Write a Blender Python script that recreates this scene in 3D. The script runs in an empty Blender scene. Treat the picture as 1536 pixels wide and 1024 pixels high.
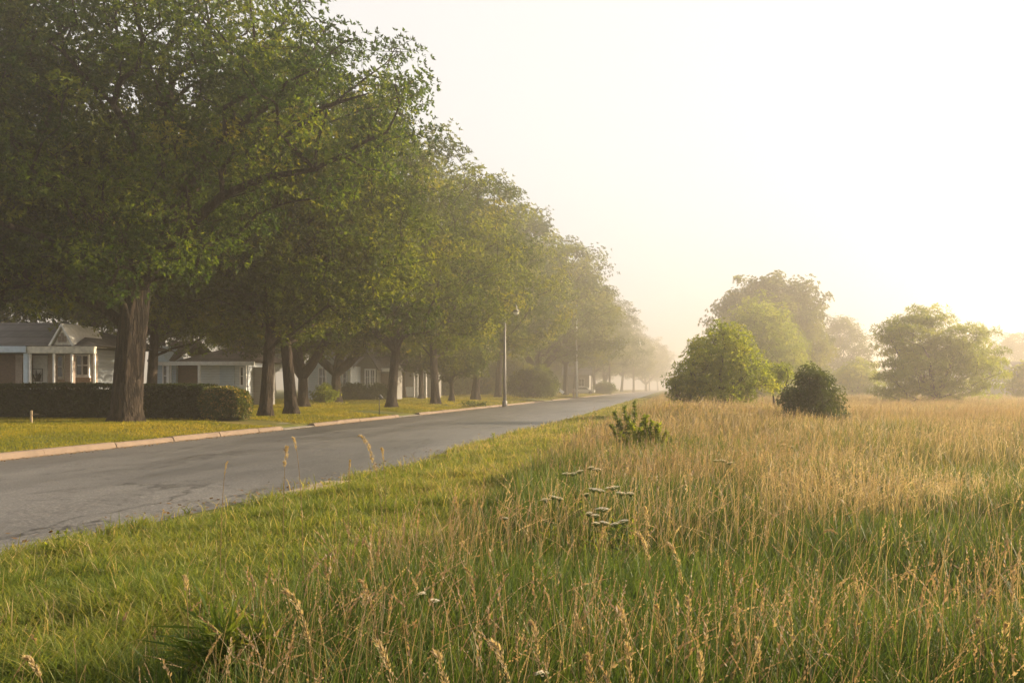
import bpy, math, random
import numpy as np
from mathutils import Vector

random.seed(7)
RNG = np.random.default_rng(11)
scene = bpy.context.scene
COL = scene.collection
PI = math.pi
R = math.radians

# ---------------------------------------------------------------- view geometry (a level shift-lens camera, road runs along +Y)
F, VX, VY, EYE = 1500.0, 1005.0, 582.0, 1.5
def PX(px, d): return (px - VX) / F * d
def PZ(py, d): return EYE - (py - VY) / F * d

SUN_AZ, SUN_EL = R(63), R(19)          # azimuth from +Y towards +X
ROAD_L, ROAD_R = -13.95, -5.6

def road_r(y):
    y = np.asarray(y, float)
    t = np.clip((y-8)/12, 0, 1); u = np.clip((y-28)/24, 0, 1)
    return -5.75 + .7*t*t*(3-2*t) + .6*u*u*(3-2*u)

# ---------------------------------------------------------------- helpers
def tag(o, label=None, cat=None, group=None, kind=None):
    if label: o['label'] = label
    if cat: o['category'] = cat
    if group: o['group'] = group
    if kind: o['kind'] = kind
    return o

def empty(name, loc=(0, 0, 0), rz=0, label=None, cat=None, group=None):
    o = bpy.data.objects.new(name, None)
    COL.objects.link(o)
    o.location = loc
    o.rotation_euler = (0, 0, rz)
    o.empty_display_size = 0.3
    return tag(o, label, cat, group)

def link(name, me, mat=None, parent=None):
    o = bpy.data.objects.new(name, me)
    COL.objects.link(o)
    if mat is not None and not me.materials: me.materials.append(mat)
    if parent is not None: o.parent = parent
    return o

def np_mesh(name, V, quads=None, tris=None, attrs=None, smooth=False):
    V = np.ascontiguousarray(V, dtype=np.float32)
    me = bpy.data.meshes.new(name)
    nq = 0 if quads is None else len(quads)
    nt = 0 if tris is None else len(tris)
    me.vertices.add(len(V)); me.vertices.foreach_set('co', V.ravel())
    loops = []
    if nq: loops.append(np.asarray(quads, dtype=np.int32).ravel())
    if nt: loops.append(np.asarray(tris, dtype=np.int32).ravel())
    loops = np.concatenate(loops)
    me.loops.add(len(loops)); me.loops.foreach_set('vertex_index', loops)
    me.polygons.add(nq + nt)
    st = np.concatenate([np.arange(nq) * 4, nq * 4 + np.arange(nt) * 3]).astype(np.int32)
    me.polygons.foreach_set('loop_start', st)
    if smooth: me.polygons.foreach_set('use_smooth', np.ones(nq + nt, dtype=bool))
    for k, a in (attrs or {}).items():
        at = me.attributes.new(k, 'FLOAT', 'POINT')
        at.data.foreach_set('value', np.ascontiguousarray(a, dtype=np.float32))
    me.update(calc_edges=True)
    return me

class MB:
    """collects simple solids for one mesh"""
    def __init__(s): s.v = []; s.f = []; s.sm = []
    def add(s, vs, fs, smooth=False):
        n = len(s.v); s.v += [tuple(v) for v in vs]
        for f in fs: s.f.append(tuple(i + n for i in f)); s.sm.append(smooth)
        return s
    def box(s, x0, x1, y0, y1, z0, z1, bev=0.0):
        b = min(bev, (x1-x0)*.4, (y1-y0)*.4, (z1-z0)*.4)
        if b <= 0:
            vs = [(x0,y0,z0),(x1,y0,z0),(x1,y1,z0),(x0,y1,z0),(x0,y0,z1),(x1,y0,z1),(x1,y1,z1),(x0,y1,z1)]
            return s.add(vs, [(0,3,2,1),(4,5,6,7),(0,1,5,4),(1,2,6,5),(2,3,7,6),(3,0,4,7)])
        vs = []
        for z, i in ((z0, b), (z0+b, 0), (z1-b, 0), (z1, b)):
            vs += [(x0+i,y0+i,z),(x1-i,y0+i,z),(x1-i,y1-i,z),(x0+i,y1-i,z)]
        fs = [(3,2,1,0),(12,13,14,15)]
        for k in range(3):
            for j in range(4):
                a, c = k*4+j, k*4+(j+1) % 4
                fs.append((a, c, c+4, a+4))
        return s.add(vs, fs)
    def tube(s, pts, rads, n=8, cap=True):
        pts = [Vector(p) for p in pts]
        vs = []; fs = []
        ref = Vector((0.31, 0.95, 0.05)).normalized()
        for i, p in enumerate(pts):
            d = (pts[min(i+1, len(pts)-1)] - pts[max(i-1, 0)]).normalized()
            u = d.cross(ref)
            if u.length < .05: u = d.cross(Vector((1, 0, 0)))
            u.normalize(); w = d.cross(u)
            r = rads[i] if hasattr(rads, '__len__') else rads
            for k in range(n):
                a = 2*PI*k/n
                vs.append(p + (u*math.cos(a) + w*math.sin(a))*r)
        for i in range(len(pts)-1):
            for k in range(n):
                a, b = i*n+k, i*n+(k+1) % n
                fs.append((a, b, b+n, a+n))
        if cap:
            fs.append(tuple(range(n-1, -1, -1))); fs.append(tuple((len(pts)-1)*n+k for k in range(n)))
        return s.add(vs, fs, True)
    def prism(s, poly, axis, a0, a1):
        """poly = 2D outline in the two other axes, swept along axis"""
        def P(u, v, a): return {'x': (a, u, v), 'y': (u, a, v), 'z': (u, v, a)}[axis]
        n = len(poly)
        vs = [P(u, v, a0) for u, v in poly] + [P(u, v, a1) for u, v in poly]
        fs = [tuple(range(n)), tuple(range(2*n-1, n-1, -1))]
        for k in range(n):
            j = (k+1) % n
            fs.append((k, k+n, j+n, j))
        return s.add(vs, fs)
    def build(s, name, mat, parent=None, recalc=True):
        me = bpy.data.meshes.new(name)
        me.from_pydata(s.v, [], s.f)
        me.polygons.foreach_set('use_smooth', s.sm)
        if recalc:
            import bmesh
            bm = bmesh.new(); bm.from_mesh(me); bmesh.ops.recalc_face_normals(bm, faces=bm.faces); bm.to_mesh(me); bm.free()
        me.update()
        return link(name, me, mat, parent)

# ---------------------------------------------------------------- materials
def mat_new(name):
    m = bpy.data.materials.new(name); m.use_nodes = True
    nt = m.node_tree; nt.nodes.clear()
    out = nt.nodes.new('ShaderNodeOutputMaterial')
    return m, nt, out

def nd(nt, t, **kw):
    n = nt.nodes.new(t)
    for k, v in kw.items():
        if k.startswith('_'): setattr(n, k[1:], v)
        else: n.inputs[k.replace('__', ' ')].default_value = v
    return n

def ramp(nt, fac, stops, interp='LINEAR'):
    n = nt.nodes.new('ShaderNodeValToRGB')
    n.color_ramp.interpolation = interp
    el = n.color_ramp.elements
    while len(el) < len(stops): el.new(0.5)
    for e, (p, c) in zip(el, stops):
        e.position = p; e.color = (*c, 1) if len(c) == 3 else c
    nt.links.new(fac, n.inputs['Fac'])
    return n.outputs['Color']

def mixc(nt, fac, a, b, blend='MIX'):
    n = nt.nodes.new('ShaderNodeMix'); n.data_type = 'RGBA'; n.blend_type = blend
    for sock, v in ((n.inputs[0], fac), (n.inputs[6], a), (n.inputs[7], b)):
        if isinstance(v, bpy.types.NodeSocket): nt.links.new(v, sock)
        elif isinstance(v, tuple): sock.default_value = (*v, 1) if len(v) == 3 else v
        else: sock.default_value = v
    return n.outputs[2]

def noise(nt, scale, detail=4, rough=.55, coord=None, vscale=None, dist=0):
    tc = nt.nodes.new('ShaderNodeTexCoord')
    v = tc.outputs[coord or 'Object']
    if vscale:
        mp = nt.nodes.new('ShaderNodeMapping'); mp.inputs['Scale'].default_value = vscale
        nt.links.new(v, mp.inputs['Vector']); v = mp.outputs['Vector']
    n = nd(nt, 'ShaderNodeTexNoise', Scale=scale, Detail=detail, Roughness=rough, Distortion=dist)
    nt.links.new(v, n.inputs['Vector'])
    return n.outputs['Fac']

def bump(nt, h, strength=.3, dist=.02):
    b = nd(nt, 'ShaderNodeBump', Strength=strength, Distance=dist)
    nt.links.new(h, b.inputs['Height'])
    return b.outputs['Normal']

def principled(nt, out, color, rough=.6, spec=.4, normal=None, metal=0):
    p = nt.nodes.new('ShaderNodeBsdfPrincipled')
    if isinstance(color, bpy.types.NodeSocket): nt.links.new(color, p.inputs['Base Color'])
    else: p.inputs['Base Color'].default_value = (*color, 1)
    if isinstance(rough, bpy.types.NodeSocket): nt.links.new(rough, p.inputs['Roughness'])
    else: p.inputs['Roughness'].default_value = rough
    p.inputs['Specular IOR Level'].default_value = spec
    p.inputs['Metallic'].default_value = metal
    if normal: nt.links.new(normal, p.inputs['Normal'])
    nt.links.new(p.outputs[0], out.inputs['Surface'])
    return p

def m_paint(name, c, var=.12, scale=6, rough=.55, spec=.35, bmp=.1):
    m, nt, out = mat_new(name)
    n = noise(nt, scale, 5)
    lo = tuple(x*(1-var) for x in c); hi = tuple(min(1, x*(1+var)) for x in c)
    principled(nt, out, ramp(nt, n, [(.3, lo), (.7, hi)]), rough, spec, bump(nt, n, bmp, .01))
    return m

def m_siding(name, c, pitch=.16):
    """horizontal lapped boards: each board's face leans, with weathering"""
    m, nt, out = mat_new(name)
    tc = nt.nodes.new('ShaderNodeTexCoord'); sp = nt.nodes.new('ShaderNodeSeparateXYZ')
    nt.links.new(tc.outputs['Object'], sp.inputs[0])
    mu = nd(nt, 'ShaderNodeMath', _operation='MULTIPLY'); nt.links.new(sp.outputs['Z'], mu.inputs[0]); mu.inputs[1].default_value = 1/pitch
    fr = nd(nt, 'ShaderNodeMath', _operation='FRACT'); nt.links.new(mu.outputs[0], fr.inputs[0])
    n = noise(nt, 3, 5, vscale=(1, 1, 4))
    col = ramp(nt, n, [(.3, tuple(x*.85 for x in c)), (.7, tuple(min(1, x*1.08) for x in c))])
    line = ramp(nt, fr.outputs[0], [(0, (.45, .45, .45)), (.06, (.5, .5, .5)), (.1, (1, 1, 1)), (1, (1, 1, 1))])
    col = mixc(nt, 1.0, col, line, 'MULTIPLY')
    principled(nt, out, col, .6, .3, bump(nt, fr.outputs[0], .8, .02))
    return m

def m_shingle(name, c):
    m, nt, out = mat_new(name)
    tc = nt.nodes.new('ShaderNodeTexCoord')
    b = nd(nt, 'ShaderNodeTexBrick', Scale=1.0)
    b.inputs['Color1'].default_value = (*c, 1)
    b.inputs['Color2'].default_value = (*tuple(x*.72 for x in c), 1)
    b.inputs['Mortar'].default_value = (*tuple(x*.45 for x in c), 1)
    b.inputs['Mortar Size'].default_value = .012
    b.inputs['Brick Width'].default_value = .34; b.inputs['Row Height'].default_value = .17
    mp = nt.nodes.new('ShaderNodeMapping'); mp.inputs['Rotation'].default_value = (R(62), 0, 0)
    nt.links.new(tc.outputs['Object'], mp.inputs['Vector']); nt.links.new(mp.outputs[0], b.inputs['Vector'])
    n = noise(nt, 1.3, 5)
    col = mixc(nt, 1.0, b.outputs['Color'], ramp(nt, n, [(.3, (.7, .7, .7)), (.7, (1.2, 1.15, 1.05))]), 'MULTIPLY')
    principled(nt, out, col, .85, .2, bump(nt, b.outputs['Fac'], .4, -.01))
    return m

def m_brick(name):
    m, nt, out = mat_new(name)
    tc = nt.nodes.new('ShaderNodeTexCoord')
    mp = nt.nodes.new('ShaderNodeMapping'); mp.inputs['Rotation'].default_value = (R(90), 0, 0)
    nt.links.new(tc.outputs['Object'], mp.inputs['Vector'])
    b = nd(nt, 'ShaderNodeTexBrick', Scale=1.0)
    b.inputs['Color1'].default_value = (.30, .17, .10, 1); b.inputs['Color2'].default_value = (.22, .13, .085, 1)
    b.inputs['Mortar'].default_value = (.32, .28, .23, 1); b.inputs['Mortar Size'].default_value = .012
    b.inputs['Brick Width'].default_value = .22; b.inputs['Row Height'].default_value = .075
    nt.links.new(mp.outputs[0], b.inputs['Vector'])
    principled(nt, out, b.outputs['Color'], .85, .2, bump(nt, b.outputs['Fac'], .4, -.008))
    return m

def m_leaf(name, stops, transl=.45, rough=.55, spec=.12):
    """stops: colours over the leaf's own random tint"""
    m, nt, out = mat_new(name)
    a = nd(nt, 'ShaderNodeAttribute', _attribute_name='tint')
    oi = nt.nodes.new('ShaderNodeObjectInfo')
    ad = nd(nt, 'ShaderNodeMath', _operation='MULTIPLY_ADD'); nt.links.new(oi.outputs['Random'], ad.inputs[0])
    ad.inputs[1].default_value = .22; nt.links.new(a.outputs['Fac'], ad.inputs[2])
    sb = nd(nt, 'ShaderNodeMath', _operation='SUBTRACT'); nt.links.new(ad.outputs[0], sb.inputs[0]); sb.inputs[1].default_value = .11
    col = ramp(nt, sb.outputs[0], stops)
    p = principled(nt, out, col, rough, spec)
    t = nt.nodes.new('ShaderNodeBsdfTranslucent')
    tcol = mixc(nt, 1.0, col, (3.1, 2.6, .6), 'MULTIPLY')
    nt.links.new(tcol, t.inputs['Color'])
    mx = nt.nodes.new('ShaderNodeMixShader'); mx.inputs[0].default_value = transl
    nt.links.new(p.outputs[0], mx.inputs[1]); nt.links.new(t.outputs[0], mx.inputs[2])
    nt.links.new(mx.outputs[0], out.inputs['Surface'])
    return m

def m_grass(name, base, tip, transl=.4, tipmix=(.35, .95), spec=.18):
    """base / tip: colour stops over tint; the blade turns from base to tip colour along its length"""
    m, nt, out = mat_new(name)
    a = nd(nt, 'ShaderNodeAttribute', _attribute_name='tint')
    t = nd(nt, 'ShaderNodeAttribute', _attribute_name='along')
    cb = ramp(nt, a.outputs['Fac'], base); ct = ramp(nt, a.outputs['Fac'], tip)
    mr = nd(nt, 'ShaderNodeMapRange'); nt.links.new(t.outputs['Fac'], mr.inputs[0])
    mr.inputs[1].default_value, mr.inputs[2].default_value = tipmix
    col = mixc(nt, mr.outputs[0], cb, ct)
    p = principled(nt, out, col, .5, spec)
    tr = nt.nodes.new('ShaderNodeBsdfTranslucent')
    nt.links.new(mixc(nt, 1.0, col, (1.5, 1.4, .75), 'MULTIPLY'), tr.inputs['Color'])
    mx = nt.nodes.new('ShaderNodeMixShader'); mx.inputs[0].default_value = transl
    nt.links.new(p.outputs[0], mx.inputs[1]); nt.links.new(tr.outputs[0], mx.inputs[2])
    nt.links.new(mx.outputs[0], out.inputs['Surface'])
    return m

def m_bark(name, lo, hi):
    m, nt, out = mat_new(name)
    n1 = noise(nt, 5, 6, .65, vscale=(1, 1, .22), dist=.6)
    n2 = noise(nt, 1.2, 3)
    n3 = noise(nt, 7, 5, .6, vscale=(1, 1, .13), dist=.4)
    sb = nd(nt, 'ShaderNodeMath', _operation='SUBTRACT'); nt.links.new(n3, sb.inputs[0]); sb.inputs[1].default_value = .5
    ab = nd(nt, 'ShaderNodeMath', _operation='ABSOLUTE'); nt.links.new(sb.outputs[0], ab.inputs[0])
    fur = nd(nt, 'ShaderNodeMapRange'); nt.links.new(ab.outputs[0], fur.inputs[0]); fur.inputs[2].default_value = .09
    mu = nd(nt, 'ShaderNodeMath', _operation='MULTIPLY'); nt.links.new(fur.outputs[0], mu.inputs[0]); nt.links.new(n1, mu.inputs[1]); n1 = mu.outputs[0]
    col = ramp(nt, n1, [(.12, lo), (.6, hi)])
    col = mixc(nt, 1.0, col, ramp(nt, n2, [(.3, (.75, .78, .72)), (.7, (1.15, 1.1, 1.05))]), 'MULTIPLY')
    principled(nt, out, col, .9, .15, bump(nt, n1, 1.0, .09))
    return m

M = {}
M['bark'] = m_bark('bark', (.010, .0075, .006), (.058, .043, .032))
M['leaf'] = m_leaf('shade_leaf', [(0, (.009, .022, .005)), (.3, (.016, .036, .007)), (.6, (.036, .064, .010)), (.85, (.075, .105, .014)), (1, (.10, .105, .02))], .5)
M['leaf_mid'] = m_leaf('row_leaf', [(0, (.013, .026, .006)), (.4, (.034, .055, .009)), (.75, (.08, .102, .014)), (1, (.11, .115, .024))], .5)
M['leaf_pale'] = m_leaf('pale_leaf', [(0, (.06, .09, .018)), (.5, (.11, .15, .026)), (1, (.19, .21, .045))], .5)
M['leaf_dark'] = m_leaf('dark_leaf', [(0, (.018, .034, .010)), (.6, (.04, .062, .016)), (1, (.07, .095, .022))], .3, .5, .25)
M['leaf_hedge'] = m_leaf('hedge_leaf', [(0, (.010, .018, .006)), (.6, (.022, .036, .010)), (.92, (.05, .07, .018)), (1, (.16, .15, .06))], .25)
M['leaf_varieg'] = m_leaf('variegated_leaf', [(0, (.025, .04, .012)), (.45, (.05, .072, .02)), (.7, (.09, .10, .035)), (.85, (.24, .16, .09)), (1, (.34, .28, .17))], .3)
M['lawn'] = m_grass('lawn_blade', [(0, (.08, .095, .010)), (.5, (.17, .165, .015)), (.85, (.29, .22, .025)), (1, (.38, .26, .06))],
                    [(0, (.12, .15, .012)), (.5, (.27, .245, .018)), (.85, (.42, .31, .03)), (1, (.50, .35, .08))], .5)
M['verge'] = m_grass('verge_blade', [(0, (.05, .085, .014)), (.5, (.10, .13, .02)), (.85, (.2, .18, .045)), (1, (.34, .25, .12))],
                     [(0, (.085, .14, .02)), (.5, (.17, .20, .03)), (.85, (.30, .27, .07)), (1, (.46, .36, .18))], .5)
M['tall'] = m_grass('tall_blade', [(0, (.03, .058, .012)), (.5, (.058, .092, .018)), (.8, (.13, .115, .035)), (1, (.24, .165, .08))],
                    [(0, (.05, .095, .015)), (.45, (.11, .14, .026)), (.75, (.25, .19, .075)), (1, (.37, .26, .13))], .4)
M['straw'] = m_grass('straw_stem', [(0, (.08, .11, .025)), (.4, (.14, .12, .05)), (1, (.21, .155, .08))],
                     [(0, (.19, .125, .078)), (.35, (.255, .18, .115)), (.7, (.33, .26, .17)), (1, (.46, .39, .28))], .42, (.25, .8))
M['soil'] = None

def m_ground():
    m, nt, out = mat_new('ground')
    n1 = noise(nt, .35, 6, .6); n2 = noise(nt, 14, 5, .7); n3 = noise(nt, .06, 4)
    a = ramp(nt, n1, [(.3, (.06, .08, .018)), (.52, (.10, .105, .028)), (.72, (.19, .145, .05))])
    b = ramp(nt, n2, [(.3, (.55, .55, .5)), (.7, (1.3, 1.25, 1.15))])
    c = mixc(nt, 1.0, a, b, 'MULTIPLY')
    c = mixc(nt, 1.0, c, ramp(nt, n3, [(.35, (.85, .95, .8)), (.65, (1.15, 1.05, 1))]), 'MULTIPLY')
    principled(nt, out, c, .95, .1, bump(nt, n2, .6, .04))
    return m

def m_asphalt():
    m, nt, out = mat_new('asphalt')
    tc = nt.nodes.new('ShaderNodeTexCoord')
    speck = noise(nt, 30, 5, .85)
    big = noise(nt, .5, 5, .6, vscale=(1.6, .25, 1))
    patch = noise(nt, .16, 3, .5, vscale=(1, .45, 1))
    col = ramp(nt, speck, [(.36, (.034, .033, .033)), (.52, (.098, .095, .092)), (.64, (.29, .28, .265))])
    col = mixc(nt, 1.0, col, ramp(nt, big, [(.3, (.85, .85, .86)), (.7, (1.14, 1.13, 1.1))]), 'MULTIPLY')
    col = mixc(nt, 1.0, col, ramp(nt, patch, [(.44, (.9, .9, .91)), (.5, (1.05, 1.04, 1.03))]), 'MULTIPLY')
    # long wandering cracks: zero-lines of stretched noise
    def crack(scale, vs, w):
        n = noise(nt, scale, 6, .62, vscale=vs)
        s = nd(nt, 'ShaderNodeMath', _operation='SUBTRACT'); nt.links.new(n, s.inputs[0]); s.inputs[1].default_value = .5
        ab = nd(nt, 'ShaderNodeMath', _operation='ABSOLUTE'); nt.links.new(s.outputs[0], ab.inputs[0])
        return ramp(nt, ab.outputs[0], [(0, (1, 1, 1)), (w, (0, 0, 0))])
    ck = mixc(nt, 1.0, crack(.33, (1, .28, 1), .007), crack(.4, (.45, 1, 1), .004), 'LIGHTEN')
    gate = ramp(nt, noise(nt, .21, 2), [(.42, (0, 0, 0)), (.5, (1, 1, 1))])
    ck = mixc(nt, 1.0, ck, gate, 'MULTIPLY')
    rgb = nt.nodes.new('ShaderNodeRGBToBW'); nt.links.new(ck, rgb.inputs[0])
    col = mixc(nt, rgb.outputs[0], col, (.022, .02, .018))
    # leaf litter and grit in the gutter by the kerb
    sp = nt.nodes.new('ShaderNodeSeparateXYZ'); nt.links.new(tc.outputs['Object'], sp.inputs[0])
    mr = nd(nt, 'ShaderNodeMapRange'); nt.links.new(sp.outputs['X'], mr.inputs[0])
    mr.inputs[1].default_value, mr.inputs[2].default_value = ROAD_L + .95, ROAD_L + .02
    jit = noise(nt, 2.2, 5, .7)
    mm = nd(nt, 'ShaderNodeMath', _operation='MULTIPLY'); nt.links.new(mr.outputs[0], mm.inputs[0]); nt.links.new(jit, mm.inputs[1])
    lit = ramp(nt, mm.outputs[0], [(.33, (0, 0, 0)), (.5, (.85, .85, .85))])
    b2 = nt.nodes.new('ShaderNodeRGBToBW'); nt.links.new(lit, b2.inputs[0])
    col = mixc(nt, b2.outputs[0], col, mixc(nt, speck, (.10, .062, .035), (.2, .14, .085)))
    rgh = ramp(nt, big, [(.3, (.34, .34, .34)), (.7, (.5, .5, .5))])
    principled(nt, out, col, rgh, .55, bump(nt, speck, .5, .006))
    return m

def m_concrete(name, c):
    m, nt, out = mat_new(name)
    n1 = noise(nt, 2.2, 6, .65); n2 = noise(nt, 60, 3)
    col = ramp(nt, n1, [(.28, tuple(x*.62 for x in c)), (.5, c), (.75, tuple(x*1.18 for x in c))])
    col = mixc(nt, .35, col, ramp(nt, n2, [(.3, tuple(x*.6 for x in c)), (.7, tuple(x*1.3 for x in c))]))
    principled(nt, out, col, .85, .2, bump(nt, n2, .3, .006))
    return m

M['ground'] = m_ground(); M['asphalt'] = m_asphalt()
M['kerb'] = m_concrete('kerb_concrete', (.155, .115, .083)); M['apron'] = m_concrete('apron_concrete', (.19, .175, .15))
M['gutter'] = m_concrete('gutter_concrete', (.24, .19, .14))
M['white'] = m_paint('white_paint', (.78, .77, .76)); M['cream'] = m_paint('cream_paint', (.64, .60, .51), .25)
M['bluewhite'] = m_paint('blue_white_paint', (.48, .57, .66)); M['tan'] = m_paint('tan_pier', (.27, .21, .165), .25, 12)
M['brown'] = m_paint('brown_wood', (.105, .058, .034), .35, 9); M['palewall'] = m_paint('pale_wall', (.70, .70, .66))
M['sid_grey'] = m_siding('grey_siding', (.19, .215, .24)); M['sid_blue'] = m_siding('blue_siding', (.42, .52, .63))
M['sid_white'] = m_siding('white_siding', (.60, .65, .70)); M['sid_dark'] = m_siding('dark_siding', (.24, .23, .215))
M['shingle'] = m_shingle('grey_shingle', (.13, .125, .13)); M['shingle_b'] = m_shingle('brown_shingle', (.17, .14, .125))
M['brick'] = m_brick('brick')
M['iron'] = m_paint('black_iron', (.02, .02, .02), .1, 10, .5)
m, nt, out = mat_new('window_glass'); principled(nt, out, (.03, .035, .04), .08, .6); M['glass'] = m
m, nt, out = mat_new('galvanised'); n = noise(nt, 9, 4, vscale=(1, 1, .2)); principled(nt, out, ramp(nt, n, [(.3, (.11, .108, .105)), (.7, (.19, .185, .18))]), .55, .3, None, .3); M['galv'] = m
M['pole_wood'] = m_bark('pole_wood', (.09, .07, .055), (.2, .165, .13))
m, nt, out = mat_new('lamp_glass'); principled(nt, out, (.82, .8, .74), .2, .6); M['lampglass'] = m
M['stake'] = m_paint('stake_wood', (.30, .22, .13), .3, 14)
M['carpaint'] = m_paint('car_paint', (.70, .70, .68), .04, 2, .25, .5, 0); M['rubber'] = m_paint('tyre_rubber', (.02, .02, .02), .1, 6, .8)
M['petal'] = m_leaf('umbel_petal', [(0, (.50, .46, .41)), (1, (.72, .69, .64))], .3)
M['weedleaf'] = m_leaf('weed_leaf', [(0, (.045, .075, .025)), (.5, (.085, .125, .035)), (1, (.12, .15, .03))], .35)
M['husk'] = m_grass('seed_husk', [(0, (.22, .16, .08)), (1, (.36, .28, .16))], [(0, (.27, .19, .10)), (1, (.44, .35, .22))], .42)

# ---------------------------------------------------------------- terrain
def sstep(a, b, x):
    t = np.clip((x - a) / (b - a), 0, 1); return t * t * (3 - 2 * t)
def wob(x, y):
    return (np.sin(x*.9 + 1.3*np.sin(y*.37)) * np.sin(y*.71 + .8*np.sin(x*.53)) * .5 + np.sin(x*.31 + 2 + y*.17) * np.cos(y*.23 - x*.11) * .5)
def gh(x, y):
    """ground height"""
    x = np.asarray(x, float); y = np.asarray(y, float)
    xl = -x
    left = .115 + .165*sstep(14.2, 16.8, xl) + .05*sstep(16.8, 20, xl) + .06*sstep(20, 30, xl) + .02*wob(x*1.3, y*.8)
    right = .015 + .09*sstep(-5.6, -3.6, x) + .05*sstep(-2.6, -1.2, x) + .05*wob(x, y) * sstep(-5.2, -2.5, x)
    right = right + .36*np.exp(-((x-1.2)/3.2)**2 - ((y-38)/9.0)**2) + .16*np.exp(-((x-9)/6)**2 - ((y-30)/9.0)**2)
    h = np.where(x < (ROAD_L + ROAD_R)/2, left, right)
    road = (x > ROAD_L - .05) & (x < road_r(y) - .12)
    return np.where(road, -.06, h)

def add_ground():
    xs = np.unique(np.concatenate([np.linspace(-410, -60, 30), np.linspace(-60, -26, 30), np.linspace(-26, -14.25, 40), [-14.12, -14.02, -14.0, ROAD_L-.06, ROAD_L-.04],
                                   np.linspace(-13, -6.4, 6), np.linspace(-6.2, -3.8, 40), np.linspace(-3.6, 12, 56), np.linspace(12.5, 60, 50), np.linspace(62, 410, 34)]))
    ys = np.concatenate([np.linspace(-50, 0, 12)[:-1], np.linspace(0, 60, 110), np.linspace(61, 150, 70), np.linspace(153, 890, 70)])
    X, Y = np.meshgrid(xs, ys)
    Z = gh(X, Y)
    Z = np.where((X > -14.2) & (X < ROAD_L), -.06, Z)
    V = np.stack([X, Y, Z], -1).reshape(-1, 3)
    nx, ny = len(xs), len(ys)
    i = (np.arange(ny-1)[:, None]*nx + np.arange(nx-1)[None, :]).ravel()
    Q = np.stack([i, i+1, i+nx+1, i+nx], -1)
    tag(link('ground', np_mesh('ground', V, Q, smooth=True), M['ground']), kind='structure')
add_ground()

def add_road():
    xs = np.linspace(ROAD_L, ROAD_R, 22); ys = np.concatenate([np.linspace(-45, 120, 140), np.linspace(125, 880, 60)])
    X, Y = np.meshgrid(xs, ys)
    u = (X-ROAD_L)/(ROAD_R-ROAD_L)*2-1
    Z = .07*(1-u*u) + .006*wob(X*2, Y*.5)
    edge = .16*np.sin(Y*.9)*np.sin(Y*.37+1) + .09*np.sin(Y*2.3+.4) + .05*np.sin(Y*5.1)
    X = X + (road_r(Y)-ROAD_R)*((u+1)/2) + np.where(u > .99, edge, 0)
    V = np.stack([X, Y, Z], -1).reshape(-1, 3); nx, ny = len(xs), len(ys)
    i = (np.arange(ny-1)[:, None]*nx + np.arange(nx-1)[None, :]).ravel()
    tag(link('road', np_mesh('road', V, np.stack([i, i+1, i+nx+1, i+nx], -1), smooth=True), M['asphalt']), kind='structure')
add_road()

# kerb in cast lengths with joints, dropped at three driveways
DRIVES = [(36.0, 39.2), (51.5, 55.6), (111, 119)]
def add_kerb():
    mb = MB(); y = 2.0; rng = random.Random(3)
    while y < 620:
        L = 2.9 if y < 140 else 12
        y1 = y + L
        for a, b in DRIVES:
            if y < a < y1: y1 = a
            if a <= y < b: y = b; y1 = b + L
        dx = rng.uniform(-.018, .018); dz = rng.uniform(-.012, .012)
        x1 = ROAD_L + dx; z = .135 + dz
        prof = [(x1-.20, -.08), (x1+.02, -.08), (x1+.015, .03), (x1-.015, z-.03), (x1-.05, z), (x1-.20, z)]
        a, b = y + .012 + rng.random()*.02, y1 - .012
        mb.prism(prof, 'y', a, b)
        y = y1
    tag(mb.build('kerb', M['kerb']), kind='structure')
    for (a, b) in DRIVES:
        d = MB()
        d.prism([(ROAD_L+.02, -.08), (ROAD_L+.02, .022), (ROAD_L-.25, .05), (ROAD_L-1.0, .14), (ROAD_L-2.6, .262), (ROAD_L-2.6, -.08)], 'y', a+.03, b-.03)
        tag(d.build('driveway', M['apron']), kind='structure')
    g = MB(); y = 3.0                                         # worn concrete edging on the field side
    while y < 70:
        L = rng.uniform(2.2, 4.5)
        if rng.random() < .6:
            o = rng.uniform(-.05, .05) + float(road_r(y+L/2)) - ROAD_R
            g.prism([(ROAD_R-.12+o, -.05), (ROAD_R+.34+o, -.05), (ROAD_R+.32+o, .045), (ROAD_R-.08+o, .03)], 'y', y, y+L-.03)
        y += L
    tag(g.build('pavement_edging', M['gutter']), kind='structure')
add_kerb()

def add_litter():
    n = 2600; rng = np.random.default_rng(17)
    y = 9*(90/9)**rng.random(n)
    k = rng.random(n) < .72
    x = np.where(k, ROAD_L + .05 + np.abs(rng.normal(0, .28, n)), road_r(y) - .1 - np.abs(rng.normal(0, .35, n)))
    u = np.clip((x-ROAD_L)/(road_r(y)-ROAD_L)*2-1, -1, 1)
    z = .07*(1-u*u) + .012
    a = rng.random(n)*2*PI; L = .03+.05*rng.random(n)
    d = np.stack([np.cos(a), np.sin(a), .25*rng.normal(size=n)], -1)*L[:, None]; s_ = np.stack([-np.sin(a), np.cos(a), .3*rng.normal(size=n)], -1)*(L*.28)[:, None]
    c = np.stack([x, y, z], -1)
    V = np.stack([c-d*.5, c+s_, c+d*.5, c-s_], 1).reshape(-1, 3)
    me = np_mesh('leaf_litter', V, np.arange(len(V)).reshape(-1, 4), attrs={'tint': np.repeat(rng.random(n), 4)})
    tag(link('leaf_litter', me, m_leaf('dry_leaf', [(0, (.06, .035, .018)), (.6, (.14, .085, .04)), (1, (.24, .17, .08))], .2)), 'dry brown fallen leaves strewn along both edges of the road', 'leaf litter', kind='stuff')
add_litter()

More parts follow.
